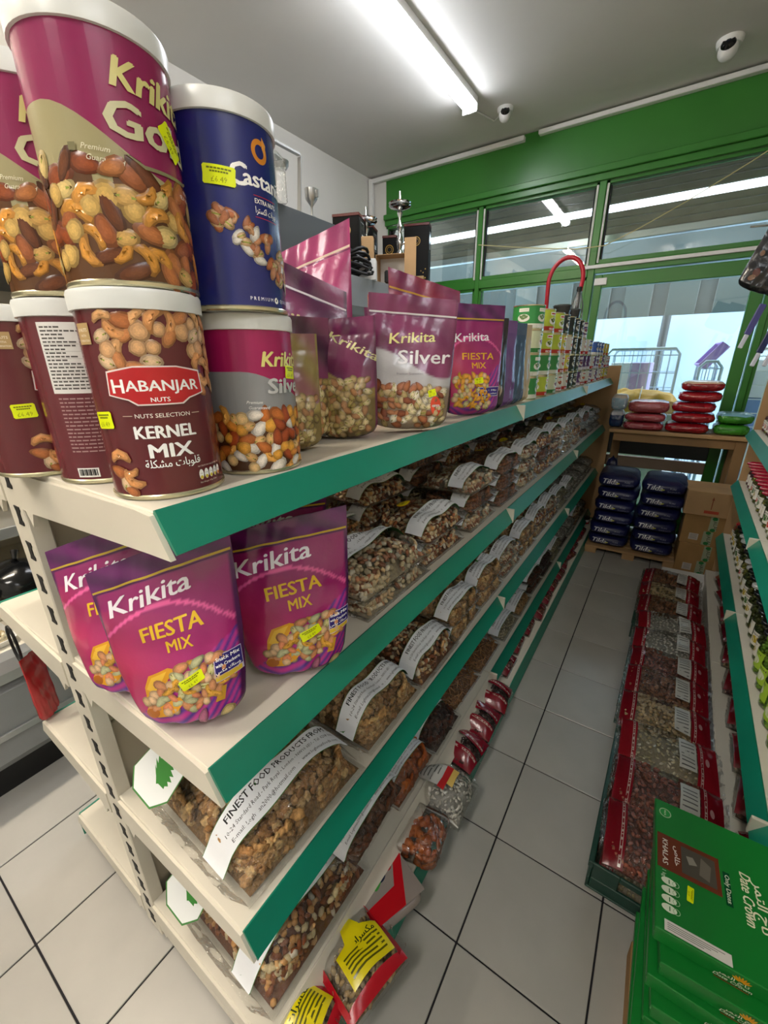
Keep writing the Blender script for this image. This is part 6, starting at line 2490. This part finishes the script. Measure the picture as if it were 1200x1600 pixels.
def cage(label, x, y, w_, d, h, rz=0.0, nw=8, nh=9, mat=CAGEM):
    t = thing('roll_cage', label, 'cage', (x, y, 0), rz)
    fr_r = .013
    for sy in (-1, 1):
        g = G()
        yy = sy * d / 2
        g.tube([(-w_ / 2, yy, .1), (-w_ / 2, yy, h - .05), (-w_ / 2 + .04, yy, h), (w_ / 2 - .04, yy, h), (w_ / 2, yy, h - .05), (w_ / 2, yy, .1)], fr_r, 8)
        g.obj('frame_hoop', mat, t, smooth=True)
        g = G()
        for k in range(1, nw):
            xx = -w_ / 2 + w_ * k / nw
            g.tube([(xx, yy, .12), (xx, yy, h - .01)], .004, 5)
        for k in range(nh):
            zz = .14 + (h - .2) * k / (nh - 1)
            g.tube([(-w_ / 2, yy, zz), (w_ / 2, yy, zz)], .004, 5)
        o = g.obj('wire_mesh', mat, t)
        o['kind'] = 'stuff'
    g = G()
    g.bbox(-w_ / 2, w_ / 2, -d / 2, d / 2, .10, .13, .005)
    g.obj('cage_base', mat, t)
    for sx in (-1, 1):
        for sy in (-1, 1):
            G().lathe([(.045, -.012), (.045, .012)], 14, m=Matrix.Translation(Vector((sx * (w_ / 2 - .05), sy * (d / 2 - .05), .046))) @ Matrix.Rotation(H90, 4, 'Y')).obj('wheel', BLACK, t)
    return t


cage('pale blue wire roll cage loaded with boxes outside the door', -.10, 4.75, .62, .60, 1.52)
cage('narrow pale blue roll cage folded beside the door post outside', .46, 4.55, .16, .60, 1.40, nw=3)
cage('white wire cage filled with bright packets at the far right outside', 1.02, 4.55, .70, .55, 1.50, nw=7, nh=12, mat=WHITEP)
G_PUR = M('lilac_panel', '#a98ad0', .5)
t = thing('lilac_crate', 'lilac plastic crate tipped on top of the narrow roll cage outside', 'crate', (.49, 4.55, 1.425), .1)
g = G()
m2 = Matrix.Rotation(-.95, 4, 'Y')
G().bbox(-.12, .12, -.15, .15, .0, .02, .004, m=m2).obj('crate_base', G_PUR, t)
for a in ((-.12, .12, -.15, -.135, .02, .08), (-.12, .12, .135, .15, .02, .08), (-.12, -.105, -.15, .15, .02, .08), (.105, .12, -.15, .15, .02, .08)):
    G().bbox(*a, .003, m=m2).obj('crate_side', G_PUR, t)
q = random.Random(8)
outc = ['#d9dde6', '#c9b9d6', '#e6e6e6', '#b9a8c9', '#cfd6dd', '#d6c9b0', '#bfcad6']
for i in range(11):
    lv, k = divmod(i, 3)
    carton('%s box inside the loaded roll cage outside, %s' % (('white', 'lilac', 'pale grey')[i % 3], ['bottom left', 'bottom middle', 'bottom right', 'second layer left', 'second layer middle', 'second layer right', 'third layer left', 'third layer middle', 'third layer right', 'top layer left', 'top layer middle'][i]),
           (-.10 - .19 + .19 * k, 4.75 + q.uniform(-.03, .03), .135 + lv * .315), q.uniform(-.05, .05), .18, .40, .31, mat=M('outbox_%d' % (i % 3), ('#dfe2e6', '#b7a3cc', '#c4c9cf')[i % 3], .6), flaps=False)
for i in range(8):
    lv, k = divmod(i, 2)
    carton('%s packet block in the white cage outside, %s' % (('blue', 'pink', 'white', 'teal')[i % 4], ['bottom left', 'bottom right', 'second layer left', 'second layer right', 'third layer left', 'third layer right', 'top layer left', 'top layer right'][i]),
           (1.02 - .16 + .32 * k, 4.55, .135 + lv * .32), 0, .29, .40, .315, mat=M('outpk_%d' % (i % 4), ('#6f8fc0', '#c98aa8', '#dcdfe4', '#6fb0b4')[i % 4], .6), flaps=False)
carton('plain white crate outside under the mustard yellow sheet', (-.03, 4.15, .0), 0, .60, .32, .95, mat=WHITEP, flaps=False)
t = thing('yellow_sheet', 'mustard yellow sheet bundled on a white crate just outside the door', 'sheet', (-.03, 4.15, .952), 0)
g = G()
g.grid(lambda u, v: (-.30 + .60 * u, -.16 + .32 * v, .10 + .10 * (1 - (2 * u - 1) ** 4) * (1 - (2 * v - 1) ** 2) + .03 * noise.noise(Vector((u * 6, v * 5, 3)))), 30, 16)
g.grid(lambda u, v: (-.30 + .60 * u, -.16, .085 * v + .005), 20, 3)
g.grid(lambda u, v: (-.30 + .60 * u, .16, .085 * v + .005), 20, 3, flip=True)
g.obj('sheet_cloth', M('mustard_cloth', '#d09a2a', .7), t, smooth='all')
G().tube([(0, -.165, .01), (0, -.16, .12), (0, 0, .225), (0, .16, .12), (0, .165, .01)], .006, 6).obj('tie_rope', M('rope', '#b9b0a0', .8), t, smooth=True)
t = thing('drain_pipe', 'dark grey drain pipe with a green plant on the wall outside', 'pipe', (-.02, 6.45, 0))
G().lathe([(.05, 0), (.05, 1.96)], 14).obj('pipe_body', M('dark_pipe', '#30363a', .5), t, smooth=True)
G().bbox(-.07, .07, .03, .12, 1.0, 1.04, .004).obj('pipe_clip', M('dark_pipe', '#30363a', .5), t)
